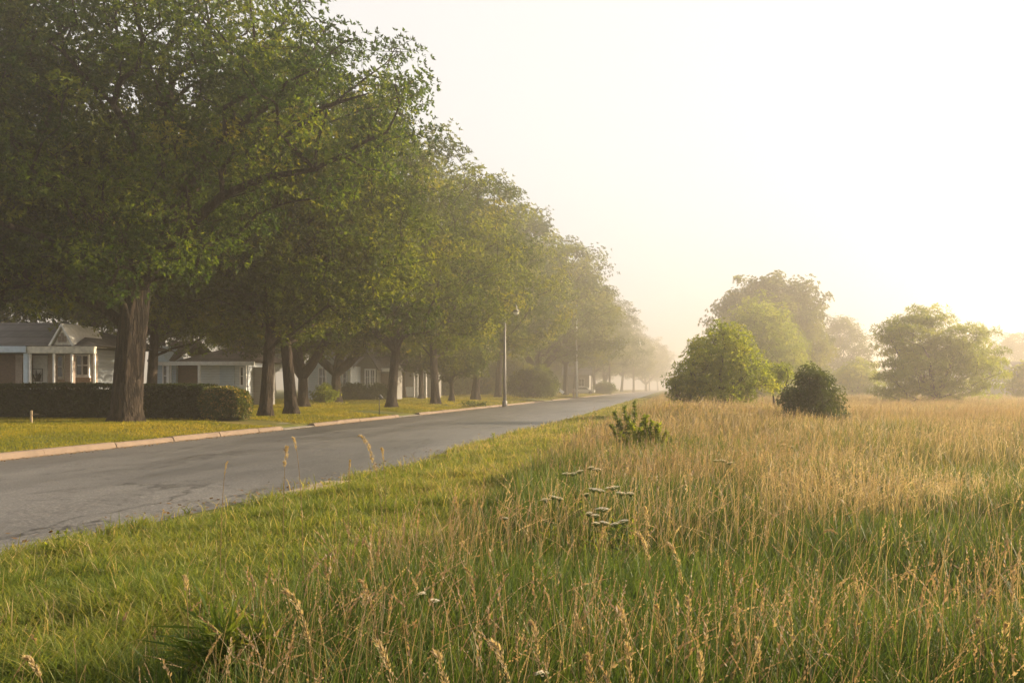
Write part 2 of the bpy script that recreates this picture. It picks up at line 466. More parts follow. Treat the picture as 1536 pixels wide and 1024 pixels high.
# ---------------------------------------------------------------- grass
def curve_blades(base, h, w, ang, bend, tint, seg=3, wang=None, t0=0.0):
    """ribbon blades; returns V, quads, tris, along, tint"""
    N = len(base)
    ts = {2: [0, .55, 1], 3: [0, .38, .72, 1], 4: [0, .3, .58, .82, 1]}[seg]
    prof = {2: [1, .75], 3: [.8, 1, .65], 4: [.8, 1, .85, .5]}[seg]
    dirv = np.stack([np.cos(ang), np.sin(ang), np.zeros(N)], -1)
    wa = ang + PI/2 + RNG.normal(0, .6, N) if wang is None else wang
    side = np.stack([np.cos(wa), np.sin(wa), np.zeros(N)], -1)
    P = []; A = []
    for t, k in zip(ts[:-1], prof):
        c = base + dirv*(h*bend*t*t)[:, None]
        c[:, 2] += h*t*(1-.38*np.minimum(bend, 1.6)*t)
        P += [c - side*(w*k*.5)[:, None], c + side*(w*k*.5)[:, None]]; A += [t, t]
    c = base + dirv*(h*bend)[:, None]; c[:, 2] += h*(1-.38*np.minimum(bend, 1.6))
    P.append(c); A.append(1.0)
    k = len(P)
    V = np.stack(P, 1).reshape(-1, 3)
    o = (np.arange(N)*k)[:, None]
    Q = np.concatenate([o + np.array([[2*s, 2*s+1, 2*s+3, 2*s+2]]) for s in range(seg-1)])
    T = o + np.array([[2*seg-2, 2*seg-1, 2*seg]])
    return V, Q, T, np.tile(np.array(A), N), np.repeat(tint, k)

def merge(parts):
    V = []; Q = []; T = []; A = []; C = []; n = 0
    for v, q, t, a, c in parts:
        V.append(v); A.append(a); C.append(c)
        if q is not None and len(q): Q.append(q+n)
        if t is not None and len(t): T.append(t+n)
        n += len(v)
    return np.concatenate(V), np.concatenate(Q) if Q else None, np.concatenate(T) if T else None, np.concatenate(A), np.concatenate(C)

def grass_object(name, parts, mat, label, cat='grass'):
    V, Q, T, A, C = merge(parts)
    return tag(link(name, np_mesh(name, V, Q, T, {'along': A, 'tint': C}), mat), label, cat, kind='stuff')

def scatter(n, y0, y1, p, xlo, xhi):
    u = RNG.random(n)
    y = (y0**(1-p) + u*(y1**(1-p) - y0**(1-p)))**(1/(1-p)) if abs(p-1) > 1e-6 else y0*(y1/y0)**u
    lo, hi = xlo(y), xhi(y)
    x = lo + RNG.random(n)*(hi-lo)
    return x, y

def vnoise(x, y, s, seed=0):
    """smooth value noise"""
    g = np.random.default_rng(seed).random((64, 64))
    X, Y = x*s + 100, y*s + 100
    xi, yi = np.floor(X).astype(int), np.floor(Y).astype(int)
    fx, fy = X-xi, Y-yi; fx = fx*fx*(3-2*fx); fy = fy*fy*(3-2*fy)
    a = g[xi % 64, yi % 64]; b = g[(xi+1) % 64, yi % 64]; c = g[xi % 64, (yi+1) % 64]; d = g[(xi+1) % 64, (yi+1) % 64]
    return (a*(1-fx)+b*fx)*(1-fy) + (c*(1-fx)+d*fx)*fy

def edge_x(y):                                   # where the mown verge gives way to tall grass
    y = np.asarray(y, float)
    return -1.95 - .2*np.exp(-((y-4.5)/3.5)**2) + .25*np.sin(y*.8) + .15*np.sin(y*2.1+1) - .25*np.exp(-((y-20)/4)**2)

# mown verge
def add_verge():
    parts = []
    for n, y0, y1, p, seg in ((150000, 4.0, 16, 1.25, 3), (75000, 16, 130, 1.5, 2)):
        x, y = scatter(n, y0, y1, p, lambda y: road_r(y)-.16, lambda y: edge_x(y)+.5)
        keep = (x*F/y + VX > -140)
        gap = vnoise(x, y, 1.6, 5)*.6 + vnoise(x, y, 5, 6)*.4
        keep &= (x > road_r(y) + .3 + .35*gap) | (gap > .52)
        x, y, gap = x[keep], y[keep], gap[keep]
        N = len(x)
        g2 = vnoise(x, y, .9, 9)
        h = (.045 + .075*RNG.random(N)**1.3) * (.7 + .9*gap) * (.8+.5*g2)
        tuft = (vnoise(x, y, 2.3, 12) > .74); h = np.where(tuft, h*1.7, h)
        w = .0035 + .00055*y
        tint = np.clip(.18 + .5*RNG.random(N)**1.2 + .35*(vnoise(x, y, .7, 8)-.45) + (RNG.random(N) < .07)*.45, 0, 1)
        tint = np.clip(tint + .30*sstep(7, 20, y)*(.4+.9*vnoise(x, y, .35, 14)), 0, 1)
        base = np.stack([x, y, gh(x, y)-.01], -1)
        parts.append(curve_blades(base, h, w, RNG.random(N)*2*PI, .25+1.0*RNG.random(N), tint, seg))
    # stray longer wisps
    x, y = scatter(2600, 4.2, 40, 1.2, lambda y: road_r(y), lambda y: edge_x(y)+.3); N = len(x)
    parts.append(curve_blades(np.stack([x, y, gh(x, y)], -1), .14+.16*RNG.random(N), .003+.0005*y, RNG.random(N)*2*PI, .2+.7*RNG.random(N), .5+.5*RNG.random(N), 3))
    grass_object('mown_grass', parts, M['verge'], 'short green mown grass on the verge between road and tall field')
add_verge()

# lawns beyond the road
def add_lawn():
    parts = []
    for n, y0, y1, p, x0 in ((130000, 20, 70, 1.1, -27), (60000, 70, 260, 1.4, -40)):
        x, y = scatter(n, y0, y1, p, lambda y: np.full_like(y, x0), lambda y: np.full_like(y, -14.12))
        keep = (x*F/y + VX > -60)
        for a, b in DRIVES: keep &= ~((y > a) & (y < b) & (x > -16.7))
        x, y = x[keep], y[keep]; N = len(x)
        h = (.05+.07*RNG.random(N)) * (.75+.6*vnoise(x, y, .8, 21))
        w = .004 + .0006*y
        tint = np.clip(.25 + .5*RNG.random(N) + .5*(vnoise(x, y, .45, 22)-.5), 0, 1)
        parts.append(curve_blades(np.stack([x, y, gh(x, y)-.01], -1), h, w, RNG.random(N)*2*PI, .3+.9*RNG.random(N), tint, 2))
    grass_object('lawn_grass', parts, M['lawn'], 'short yellow-green lawn grass under the street trees beyond the kerb')
add_lawn()

# the tall field
def field_hi(y): return (531+90)/F*y + 2.2
def stalk_heads(base, h, ang, bend, tint, y, k, L0, size, open_=.4):
    """spikelets along the upper part of each stem"""
    N = len(base)
    dirv = np.stack([np.cos(ang), np.sin(ang), np.zeros(N)], -1)
    V = []; nq = N*k
    for j in range(k):
        t = 1 - L0*(1 - j/(k-1 if k > 1 else 1))
        c = base + dirv*(h*bend*t*t)[:, None]; c[:, 2] += h*t*(1-.38*np.minimum(bend, 1.6)*t)
        tg = dirv*(2*bend*t)[:, None]; tg[:, 2] += 1-.76*np.minimum(bend, 1.6)*t
        tg /= np.linalg.norm(tg, axis=1)[:, None]
        a = RNG.random(N)*2*PI
        out = np.stack([np.cos(a), np.sin(a), np.zeros(N)], -1)
        d = tg + out*(open_*(.7+.6*RNG.random(N)))[:, None]; d /= np.linalg.norm(d, axis=1)[:, None]
        s = np.cross(d, out + RNG.normal(0, .5, (N, 3))); s /= (np.linalg.norm(s, axis=1)[:, None]+1e-6)
        l = size*(1.1-.5*j/k)*(.8+.4*RNG.random(N)); w = l*.22
        V.append(np.stack([c, c+d*(l*.45)[:, None]+s*w[:, None], c+d*l[:, None], c+d*(l*.45)[:, None]-s*w[:, None]], 1))
    V = np.concatenate(V).reshape(-1, 3)
    Q = np.arange(len(V)).reshape(-1, 4)
    return V, Q, None, np.ones(len(V)), np.tile(np.repeat(tint, 4), k)

def add_field():
    gp = []; sp = []
    for n, y0, y1, p, seg in ((150000, 2.0, 14, .75, 4), (100000, 14, 60, 1.0, 3), (45000, 60, 220, 1.1, 2)):
        x, y = scatter(n, y0, y1, p, lambda y: edge_x(y)-.35, field_hi)
        e = sstep(-.3, .55, x - edge_x(y) + .4*(vnoise(x, y, 1.5, 31)-.5)); keep = RNG.random(n) < .12+.88*e
        x, y, e = x[keep], y[keep], e[keep]; N = len(x)
        patch = vnoise(x, y, .55, 32)
        h = (.16+.36*RNG.random(N))*(.35+.65*e)*(.55+.9*patch)
        low = sstep(4.0, 2.2, y); h *= 1-.25*low
        dry = sstep(10, 30, y)*.36 - .08*sstep(10, 5, y) + .28*(vnoise(x, y, .3, 33)-.5)
        tint = np.clip(.12 + .5*RNG.random(N) + dry, 0, 1)
        wind = .6 + .9*(vnoise(x, y, .25, 35)-.5)
        gp.append(curve_blades(np.stack([x, y, gh(x, y)-.01], -1), h, .0045+.0006*y, wind+RNG.normal(0, 1.6, N), .15+.65*RNG.random(N)**1.5, tint, seg))
    for n, y0, y1, p, seg, k in ((9500, 2.2, 9, .2, 4, 12), (23000, 9, 24, .8, 3, 6), (42000, 24, 80, 1.0, 3, 3), (24000, 80, 230, 1.1, 2, 2)):
        x, y = scatter(n, y0, y1, p, lambda y: edge_x(y)-.3-.5*(y < 8), field_hi)
        e = sstep(-.2, .7, x - edge_x(y) + .5*(vnoise(x, y, 1.2, 41)-.5))
        den = .25 + .75*sstep(.36, .6, vnoise(x, y, .5, 42)); den = np.maximum(den, sstep(9, 18, y)*.5 + sstep(18, 34, y)*.35)
        keep = RNG.random(n) < (.07+.93*e)*den
        x, y, e = x[keep], y[keep], e[keep]; N = len(x)
        h = (.30+.36*RNG.random(N)+.16*(RNG.random(N) < .12))*(.6+.4*e)*(.62+.75*vnoise(x, y, .6, 43))
        h *= 1-.22*sstep(4.2, 2.2, y)
        bend = .08+.75*RNG.random(N)**1.7
        ang = -.3+RNG.normal(0, 1.5, N)
        tint = np.clip(.5*RNG.random(N) + .55*vnoise(x, y, .22, 44) - .02, 0, 1)
        base = np.stack([x, y, gh(x, y)-.01], -1)
        sp.append(curve_blades(base, h, .0018+.00042*y, ang, bend, tint, seg))
        size = .016+.0011*y if k > 2 else .05+.0006*y
        for fr, L0, sc, kk in ((.34, .30, .75, k), (.30, .16, .6, max(2, k-3)), (.12, .22, 1.15, k)):
            q = RNG.random(N) < fr
            sp.append(stalk_heads(base[q], h[q], ang[q], bend[q], tint[q], y[q], kk, L0, (size*np.ones(N)*sc)[q], .2 if sc < 1 else .5))
    grass_object('tall_grass', gp, M['tall'], 'tall green meadow grass filling the open field right of the road')
    grass_object('dry_grass', sp, M['straw'], 'golden dry seeding grass standing above the green meadow grass')
add_field()

# ---------------------------------------------------------------- trees
UP = np.array([0, 0, 1.0])
def norm(a): return a/(np.linalg.norm(a, axis=-1, keepdims=True)+1e-9)

def leaves_mesh(rng, P, Ax, nleaf, L, W, tint, spread=.9, droop=0.0):
    """sprays of diamond leaves: P sprig points, Ax sprig axes"""
    N = len(P)
    a0 = norm(Ax); ref = norm(rng.normal(size=(N, 3)))
    u = norm(np.cross(a0, ref)); v = np.cross(a0, u)
    V = []; C = []
    for j in range(nleaf):
        th = 2*PI*j/nleaf + rng.normal(0, .35, N)
        d = a0*(.45+.35*rng.random(N))[:, None] + spread*(u*np.cos(th)[:, None] + v*np.sin(th)[:, None])
        d[:, 2] -= droop
        d = norm(d + rng.normal(0, .15, (N, 3)))
        nn = norm(UP*.9 + rng.normal(0, .6, (N, 3)))
        s = norm(np.cross(d, nn))
        l = L*(.7+.6*rng.random(N)); w = W*(.7+.6*rng.random(N))
        off = P + a0*(L*.3*(rng.random(N)-.5))[:, None]
        mid = off + d*(l*.5)[:, None] + np.cross(s, d)*(l*.08)[:, None]
        V.append(np.stack([off, mid+s*(w*.5)[:, None], off+d*l[:, None], mid-s*(w*.5)[:, None]], 1))
        C.append(np.repeat(np.clip(tint + rng.normal(0, .10, N), 0, 1), 4))
    V = np.concatenate(V).reshape(-1, 3)
    return V, np.arange(len(V)).reshape(-1, 4), np.concatenate(C)

def sweep(nodes, par, rad, sides):
    """tapered limbs along the chains of a branching skeleton"""
    n = len(nodes); kids = [[] for _ in range(n)]
    for i, p in enumerate(par):
        if p >= 0: kids[p].append(i)
    VV = []; FF = []; base = 0
    starts = [(0, -1)]
    while starts:
        s, parent = starts.pop()
        chain = ([parent] if parent >= 0 else []) + [s]
        rr = ([rad[s]*1.02] if parent >= 0 else []) + [rad[s]]
        cur = s
        while kids[cur]:
            ks = sorted(kids[cur], key=lambda k: -rad[k])
            for k in ks[1:]: starts.append((k, cur))
            cur = ks[0]; chain.append(cur); rr.append(rad[cur])
        if len(chain) < 2: continue
        pts = np.array([nodes[i] for i in chain]); rr = np.array(rr)
        rr[-1] *= .4
        tg = norm(np.gradient(pts, axis=0))
        ref = np.array([.83, .55, .05]) if abs(tg[0, 2]) > .5 else np.array([0, 0, 1.0])
        u = np.cross(tg, ref); bad = np.linalg.norm(u, axis=1) < .12; u[bad] = np.cross(tg[bad], [.1, .9, .3])
        u = norm(u); w = np.cross(tg, u)
        m = (sides*2 if rr.max() > .22 else sides) if rr.max() > .09 else (6 if rr.max() > .04 else 4)
        a = np.arange(m)*2*PI/m
        lob = 1 + (.08*np.sin(3*a+1) + .05*np.sin(5*a))[None, :]*(rr[:, None] > .2) + (.13*np.sin(4*a+.6)+.07*np.sin(7*a))[None, :]*(rr[:, None] > .2)*np.clip(1-pts[:, 2:3]/.8, 0, 1)
        ring = pts[:, None, :] + (u[:, None, :]*np.cos(a)[None, :, None] + w[:, None, :]*np.sin(a)[None, :, None])*(rr[:, None]*lob)[:, :, None]
        VV.append(ring.reshape(-1, 3))
        K = len(chain)
        i = (np.arange(K-1)[:, None]*m + np.arange(m)[None, :]); j = (np.arange(K-1)[:, None]*m + (np.arange(m)[None, :]+1) % m)
        FF.append(np.stack([i, j, j+m, i+m], -1).reshape(-1, 4) + base)
        base += K*m
    return np.concatenate(VV), np.concatenate(FF)

def make_tree(seed, trunk, limbs, blobs, ncl, nspr, nleaf, L, W, csize=1.15, flat=.62, zmin=3.4, leaf='leaf', twigs=0, sides=10, droop=.0, spread=.9, holes=0.0, upaxis=.35, limb_r=None):
    """trunk: [(x,y,z,r)...]; limbs: polylines of (x,y,z,r) springing from the trunk top; blobs: (cx,cy,cz,rx,ry,rz,weight)"""
    rng = np.random.default_rng(seed)
    nodes = []; par = []; rmin = []
    for i, t in enumerate(trunk):
        nodes.append(np.array(t[:3], float)); par.append(i-1); rmin.append(t[3])
    top = len(trunk)-1
    for lm in limbs:
        prev = top
        for j, t in enumerate(lm):
            if j == 0 and len(t) == 5: prev = int(t[4])
            nodes.append(np.array(t[:3], float)); par.append(prev); rmin.append(t[3]); prev = len(nodes)-1
    # clusters
    B = np.array(blobs, float); wts = B[:, 6]/B[:, 6].sum()
    cs = []; tries = 0
    while len(cs) < ncl and tries < ncl*25:
        tries += 1
        b = B[rng.choice(len(B), p=wts)]
        d = rng.normal(size=3); d /= np.linalg.norm(d)
        az = math.atan2(d[1], d[0])
        lump = 1 + .13*math.sin(3*az+seed) + .10*math.sin(5*az+2*seed+3*d[2]) + .08*math.sin(7*d[2]*2+seed)
        r = (.30+.70*rng.random()**.55)*lump
        p = b[:3] + d*b[3:6]*r
        if p[2] < zmin + .6*math.sin(az*2+seed): continue
        if cs and np.min(np.linalg.norm(np.array(cs)-p, axis=1)) < .62*csize: continue
        if holes and math.sin(p[0]*1.25+seed)*math.sin(p[1]*1.1+1)*math.sin(p[2]*1.4+2) > 1-holes: continue
        cs.append(p)
    cs = np.array(cs)
    ftop = nodes[top]
    cs = cs[np.argsort(np.linalg.norm(cs-ftop, axis=1))]
    plen = [0.0]*len(nodes)
    for i in range(1, len(nodes)): plen[i] = plen[par[i]] + np.linalg.norm(nodes[i]-nodes[par[i]])
    tips = []
    NA = np.zeros((len(nodes)+len(cs)*(4+twigs)+8, 3)); NA[:len(nodes)] = nodes; PL = np.zeros(len(NA)); PL[:len(nodes)] = plen
    cnt = len(nodes); lo = max(0, top-1)
    for c in cs:
        dd = np.linalg.norm(NA[lo:cnt]-c, axis=1) + .32*PL[lo:cnt] + .7*np.maximum(0, NA[lo:cnt, 2]-c[2]+.3)
        k = lo+int(np.argmin(dd)); a = NA[k].copy(); dist = np.linalg.norm(c-a)
        ns = 1 if dist < 1.2 else (2 if dist < 3 else 3)
        prev = k
        for s in range(1, ns+1):
            t = s/ns
            p = a*(1-t)+c*t
            if s < ns:
                p = p + rng.normal(0, .09*dist/ns+.03, 3); p[2] += .12*dist*math.sin(PI*t)
            NA[cnt] = p; par.append(prev); PL[cnt] = PL[prev]+np.linalg.norm(p-NA[prev]); rmin.append(0); prev = cnt; cnt += 1
        tips.append(prev)
    # leaf sprigs
    n = len(cs)
    cen = np.array([0, 0, np.mean(cs[:, 2])])
    outw = norm(cs-cen)
    rep = np.repeat(np.arange(n), nspr)
    q = norm(rng.normal(size=(n*nspr, 3)))*(rng.random(n*nspr)**.45)[:, None]
    sz = csize*(.7+.6*rng.random(n))
    off = q*sz[rep][:, None]; off[:, 2] *= flat
    off[:, 2] -= .10*(off[:, 0]**2+off[:, 1]**2)/csize
    P = cs[rep] + off
    Ax = norm(q + .5*outw[rep] + UP*upaxis)
    ctint = np.clip(rng.normal(.42, .22, n), 0, 1)
    V, Q, C = leaves_mesh(rng, P, Ax, nleaf, L, W, ctint[rep], spread, droop)
    # twigs reaching into the sprays
    if twigs:
        for ci, tip in enumerate(tips):
            for t in range(twigs):
                NA[cnt] = P[ci*nspr+t*3]; par.append(tip); rmin.append(0); cnt += 1
    nodes = NA[:cnt]
    par = np.array(par); rad = np.zeros(cnt); haskid = np.zeros(cnt, bool); haskid[par[par >= 0]] = True
    acc = np.where(haskid, 0, .012**2.15 if not twigs else .007**2.15)
    for i in range(cnt-1, 0, -1):
        acc[par[i]] += acc[i]
    rad = acc**(1/2.15)
    sc = max(.2, (trunk[-1][3]*.95)/max(rad[top], 1e-6)); rad = rad*min(sc, 1.6)
    rad = np.maximum(rad, np.array(rmin)); rad[:top+1] = [t[3] for t in trunk]
    tv, tf = sweep(nodes, par, rad, sides)
    tm = np_mesh('trunk', tv, tf, smooth=True); tm.materials.append(M['bark'])
    cm = np_mesh('crown', V, Q, attrs={'tint': C}); cm.materials.append(M[leaf])
    return tm, cm

def put_tree(name, meshes, x, y, rz, s, label, cat='tree', group=None, sz=None, dz=0):
    o = empty(name, (x, y, float(gh(x, y))-.05+dz), rz, label, cat, group)
    o.scale = (s, s, sz or s)
    for nm, me in zip(('trunk', 'crown'), meshes):
        if me is not None: link(nm, me, None, o)
    return o

def std_trunk(r, h, lean=(0, 0), flare=1.45):
    lx, ly = lean
    return [(0, 0, -.1, r*flare*1.15), (0, 0, .12, r*flare), (lx*.08, ly*.08, .5, r*1.12), (lx*.3, ly*.3, h*.35, r), (lx*.65, ly*.65, h*.7, r*.93), (lx, ly, h, r*.9)]

# the great tree by the hedge
t1 = make_tree(5, [(-.05, 0, -.1, .64), (-.04, 0, .12, .56), (-.02, 0, .5, .49), (.05, 0, 1.8, .46), (.17, 0, 3.2, .45), (.32, 0, 4.5, .44)],
    [[(.2, 0, 5.6, .26), (-.9, -.5, 7.4, .22), (-2.5, -1.2, 9.2, .17), (-4.2, -1.5, 11, .11)],
     [(1.3, -.3, 5.8, .21), (2.5, -.6, 6.85, .18), (3.7, -.8, 7.8, .155), (5.3, -1.0, 8.4, .12), (7.0, -1.2, 8.6, .09), (8.8, -1.2, 9.6, .05)],
     [(1.0, .2, 6.3, .22), (2.0, .2, 8.3, .19), (3.3, -.2, 9.8, .16), (4.8, -.8, 10.6, .14), (6.4, -1.2, 11.4, .09)],
     [(6.2, -1.9, 9.5, .10, 14), (7.6, -2.0, 10.5, .08), (9.0, -1.8, 11.0, .05)],
     [(.8, .6, 6.6, .24), (.6, 1.2, 9.5, .18), (1.0, 1.2, 12.5, .12)],
     [(-1.0, .6, 5.2, .17), (-2.8, 1.0, 6.0, .14), (-5, .8, 6.8, .09)],
     [(-.4, -1.4, 5.3, .15), (-1.4, -3, 6.2, .11), (-2.6, -4.4, 6.6, .07)]],
    [(-2.5, 0, 10.0, 7.2, 6.5, 5.2, 3.0), (6.4, -.8, 11.0, 4.6, 4.6, 3.4, 1.5), (.5, 0, 14.3, 7.0, 6.2, 3.8, 2.0), (-4.5, -2, 6.6, 4.8, 4, 2.6, 1.0), (2.2, 0, 7.2, 3.6, 3.8, 1.9, .45), (.4, -2.6, 5.7, 3.6, 1.8, 1.5, .5), (-4.8, -1.5, 4.9, 3.6, 3, 1.2, .35)],
    560, 50, 6, .155, .064, csize=1.0, flat=.6, zmin=4.0, leaf='leaf', twigs=4, sides=14, holes=.35)
put_tree('shade_tree', t1, -19.0, 35.0, 0, 1, 'huge dark spreading tree, thick trunk in front of the clipped hedge', group='street trees beyond the kerb')

SPEC = dict(ncl=330, nspr=44, nleaf=6, L=.20, W=.082, csize=1.15)
def generic(seed, r, h, lean, blobs, limbs=(), zmin=3.0, leaf='leaf_mid', **kw):
    d = dict(SPEC); d.update(kw)
    return make_tree(seed, std_trunk(r, h, lean), list(limbs), blobs, d['ncl'], d['nspr'], d['nleaf'], d['L'], d['W'], d['csize'], .6, zmin, leaf, 2, 9, holes=.3)
gA = generic(21, .25, 4.2, (.2, .1), [(0, 0, 8.5, 6.6, 6.2, 4.6, 3), (.5, 0, 12.5, 5.2, 5, 3.4, 1.6), (2.2, -.5, 5.6, 5.0, 4.5, 2.2, 1.1)],
             [[(-1.0, -.2, 5.2, .2), (-2.2, -.6, 7.5, .13)], [(1.2, .3, 5.4, .18), (2.8, .4, 7.2, .12)], [(.2, .1, 6.5, .2), (.3, .2, 9, .13)]], 3.9, ncl=360)
gB = generic(33, .28, 3.6, (-.2, .2), [(0, 0, 9.2, 7.0, 6.6, 5.0, 3), (1, 0, 14, 5.6, 5.4, 3.6, 1.8), (-2, 0, 6, 4.5, 4.5, 2.2, .9)],
             [[(-1.1, 0, 5, .22), (-2.6, .2, 7.2, .15)], [(1.4, -.2, 4.8, .22), (3.4, -.5, 7, .14)], [(.1, .4, 6.2, .22), (.4, .6, 9.5, .15)]], 4.1, ncl=370)
gC = generic(47, .36, 2.2, (0, 0), [(0, 0, 8.2, 7.6, 7.2, 4.4, 3), (0, 0, 12.5, 6, 6, 3.4, 1.6), (3, 0, 5.2, 4.5, 4, 2, .8)],
             [[(-.9, 0, 3.0, .30), (-2.3, 0, 4.6, .25), (-4, .2, 6.4, .18)], [(1.0, -.2, 3.0, .33), (2.4, -.4, 4.4, .27), (4.4, -.5, 6.2, .18)], [(.3, .2, 3.8, .32), (.7, .3, 6.2, .24), (.6, .5, 9, .16)]], 4.0, ncl=360)
gS = generic(58, .2, 2.2, (0, .1), [(0, 0, 4.2, 3.6, 3.5, 2.3, 3), (0, 0, 6, 2.6, 2.6, 1.6, 1)], [], 1.7, ncl=130, nspr=42, csize=.9)

G = 'street trees beyond the kerb'
rows = [
 (gB, -24.4, 35.6, 2.1, 1.0, 'broad dark tree at the near end of the hedge, trunk mostly out of view'),
 (gA, -26.5, 51, .6, .95, 'dark tree behind the hedge, trunk showing just beside the great trunk'),
 (gA, -17.4, 43, 0, .98, 'slim-trunked tree just past the variegated bush, forking low'),
 (gB, -17.5, 46.3, 1.3, .92, 'straight-trunked tree right behind the slim forked tree'),
 (gC, -22.4, 61, 2.6, .86, 'tree with trunk leaning into a low curved limb before white house'),
 (gC, -26.4, 79, 0, 1.05, 'stout many-stemmed tree with sprouts round its base by grey house'),
 (gA, -29.8, 112, 3.3, 1.05, 'thinner tree standing beside the open front porch of the tan house'),
 (gA, -25.9, 104, 4.2, 1.02, 'slender tree on the lawn to the right of the porch house'),
 (gS, -19.4, 89, .9, 1.0, 'small round-headed lawn tree with thin trunk near the street lamp'),
 (gB, -22.0, 128, 5.0, 1.42, 'thick tree just behind the street lamp post'),
 (gB, -17.3, 62, 4.4, 1.0, 'tall straight-trunked roadside tree between grey gabled house and porch house'),
 (gA, -17.6, 75, 2.2, 1.16, 'tall leafy tree in the hazy row before the street lamp'),
 (gB, -19.5, 100, 3.9, 1.27, 'hazy row tree with crown reaching over the lamp'),
 (gC, -19.8, 150, 1.0, 1.58, 'hazy wide tree between the street lamp and the first tall pole'),
 (gB, -18.0, 172, 2.7, 1.5, 'hazy tree with crown hanging by the first tall pole'),
 (gA, -19.5, 205, 5.5, 1.5, 'pale hazy tree between the first and second tall poles'),
 (gB, -17.5, 232, .2, 1.35, 'pale hazy tree with a side bough beside the second tall pole'),
 (gC, -18.5, 285, 2.0, 1.45, 'faint tree past the second tall pole'),
 (gB, -16.5, 340, 4.1, 1.5, 'faint tree by the lamp-topped far pole'),
 (gA, -14.5, 400, 1.2, 1.55, 'very faint tree near the last pole'),
 (gC, -11.5, 480, 3.0, 1.6, 'very faint last but one tree where the road vanishes'),
 (gB, -7.0, 580, 0.4, 1.45, 'faintest tree at the vanishing end of the road'),
]
for g, x, y, rz, s, lab in rows:
    nm = 'round_tree' if g is gS else ('forked_tree' if g is gC else 'shade_tree')
    put_tree(nm, g, x, y, rz, s, lab, group=G)
back = [(gA, -36, 62, 1.0, 1.15, 'dark tree behind the roof of the cream porch house'), (gB, -46, 66, 2.0, 1.2, 'dark tree above the left end of the cream porch house roof'),
        (gB, -33, 78, 3.0, 1.2, 'dark tree behind the brown roofed siding house'), (gA, -44, 86, .4, 1.25, 'dark tree far behind the gap of the siding houses'),
        (gC, -36, 122, 4.0, 1.3, 'hazy tree behind the grey gabled house'), (gB, -34, 150, 5.0, 1.4, 'hazy tree behind the porch house'), (gA, -52, 130, 2.4, 1.4, 'hazy tree behind the white gabled house'),
        (gA, -32, 190, 1.4, 1.4, 'hazy tree at the back of the far lawn'), (gB, -34, 240, 2.8, 1.5, 'pale tree behind the far pale house')]
far = [(-48, 175), (-60, 200), (-44, 215), (-78, 190), (-58, 250), (-42, 290), (-36, 330), (-70, 300), (-30, 380), (-50, 360), (-30, 450), (-95, 240)]
for i, (x, y) in enumerate(far):
    put_tree('shade_tree', (gA, gB)[i % 2], x, y, i*1.7, 1.35, 'one of the faint trees massed far behind the lawn', group='faint trees far behind the lawn')
for g, x, y, rz, s, lab in back: put_tree('forked_tree' if g is gC else 'shade_tree', g, x, y, rz, s, lab, group='trees behind the houses')

# ---------------------------------------------------------------- shrubs and trees on the field side
def bush(seed, w, h, ncl, nspr, L, W, leaf, csize, conical=.25, droop=0, flat=.7, nleaf=6, spread=.9, stems=5, upaxis=.35, blobs=None, zmin=.15, holes=0):
    if blobs is None:
        blobs = [(0, 0, h*.40, w*.5, w*.46, h*.40, 3), (w*.03, 0, h*.68, w*.36*(1-conical*.6), w*.33, h*.30, 1.3)]
    rng = random.Random(seed)
    limbs = []
    for k in range(stems):
        a = 2*PI*k/stems + rng.uniform(-.4, .4); q = rng.uniform(.15, .3)*w
        limbs.append([(math.cos(a)*q*.4, math.sin(a)*q*.4, h*.18, .022*h), (math.cos(a)*q, math.sin(a)*q, h*.45, .014*h)])
    return make_tree(seed, [(0, 0, -.1, .035*h), (0, 0, .05*h, .03*h)], limbs, blobs, ncl, nspr, nleaf, L, W, csize, flat, zmin, leaf, 1, 7, droop, spread, holes, upaxis)

def put(name, meshes, px, d, label, cat='shrub', group=None, rz=0, s=1):
    return put_tree(name, meshes, PX(px, d), d, rz, s, label, cat, group)

put('leafy_shrub', bush(71, 4.7, 4.3, 240, 30, .13, .045, 'leaf_pale', .5, .5, holes=.35, blobs=[(-.1, 0, 1.5, 2.4, 2.2, 1.5, 3), (.15, 0, 2.8, 1.5, 1.4, 1.2, 1.5), (-1.5, 0, 1.0, 1.0, 1.0, .9, .5), (.2, 0, 3.7, .6, .6, .6, .25)]), 1080, 46, 'bushy green shrub by the road end, tallest of the near shrubs', 'shrub')
put('dark_bush', bush(72, 2.5, 2.3, 160, 52, .085, .04, 'leaf_dark', .33, .75,  zmin=.02, blobs=[(0, 0, .55, 1.2, 1.1, .6, 2), (0, 0, 1.1, 1.0, .95, .75, 2.2), (.05, 0, 1.75, .6, .6, .5, .9)]), 1218, 30, 'small dense dark green bush standing alone in golden grass', s=.8)
put('hazy_tree', generic(73, .32, 3.0, (0, 0), [(.3, 0, 6.6, 6.6, 5.8, 4.8, 3), (.3, 0, 10.0, 5.6, 5.2, 3.3, 1.9), (3.2, 0, 4.5, 4.0, 4, 3.4, 1)], (), 1.0, ncl=480, L=.27, W=.13, leaf='leaf_mid'), 1150, 165, 'big round-headed hazy tree rising behind the green shrub', 'tree', s=1.500)
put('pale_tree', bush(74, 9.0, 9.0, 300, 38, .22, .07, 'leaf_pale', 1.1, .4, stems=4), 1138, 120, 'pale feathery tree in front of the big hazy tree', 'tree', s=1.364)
put('sapling', bush(75, 1.7, 2.6, 26, 26, .12, .045, 'leaf_pale', .38, .2, stems=3, zmin=1.0, blobs=[(0, 0, 1.9, .8, .8, .7, 1)]), 1163, 48, 'thin bare-stemmed sapling between the green shrub and dark bush', 'sapling')
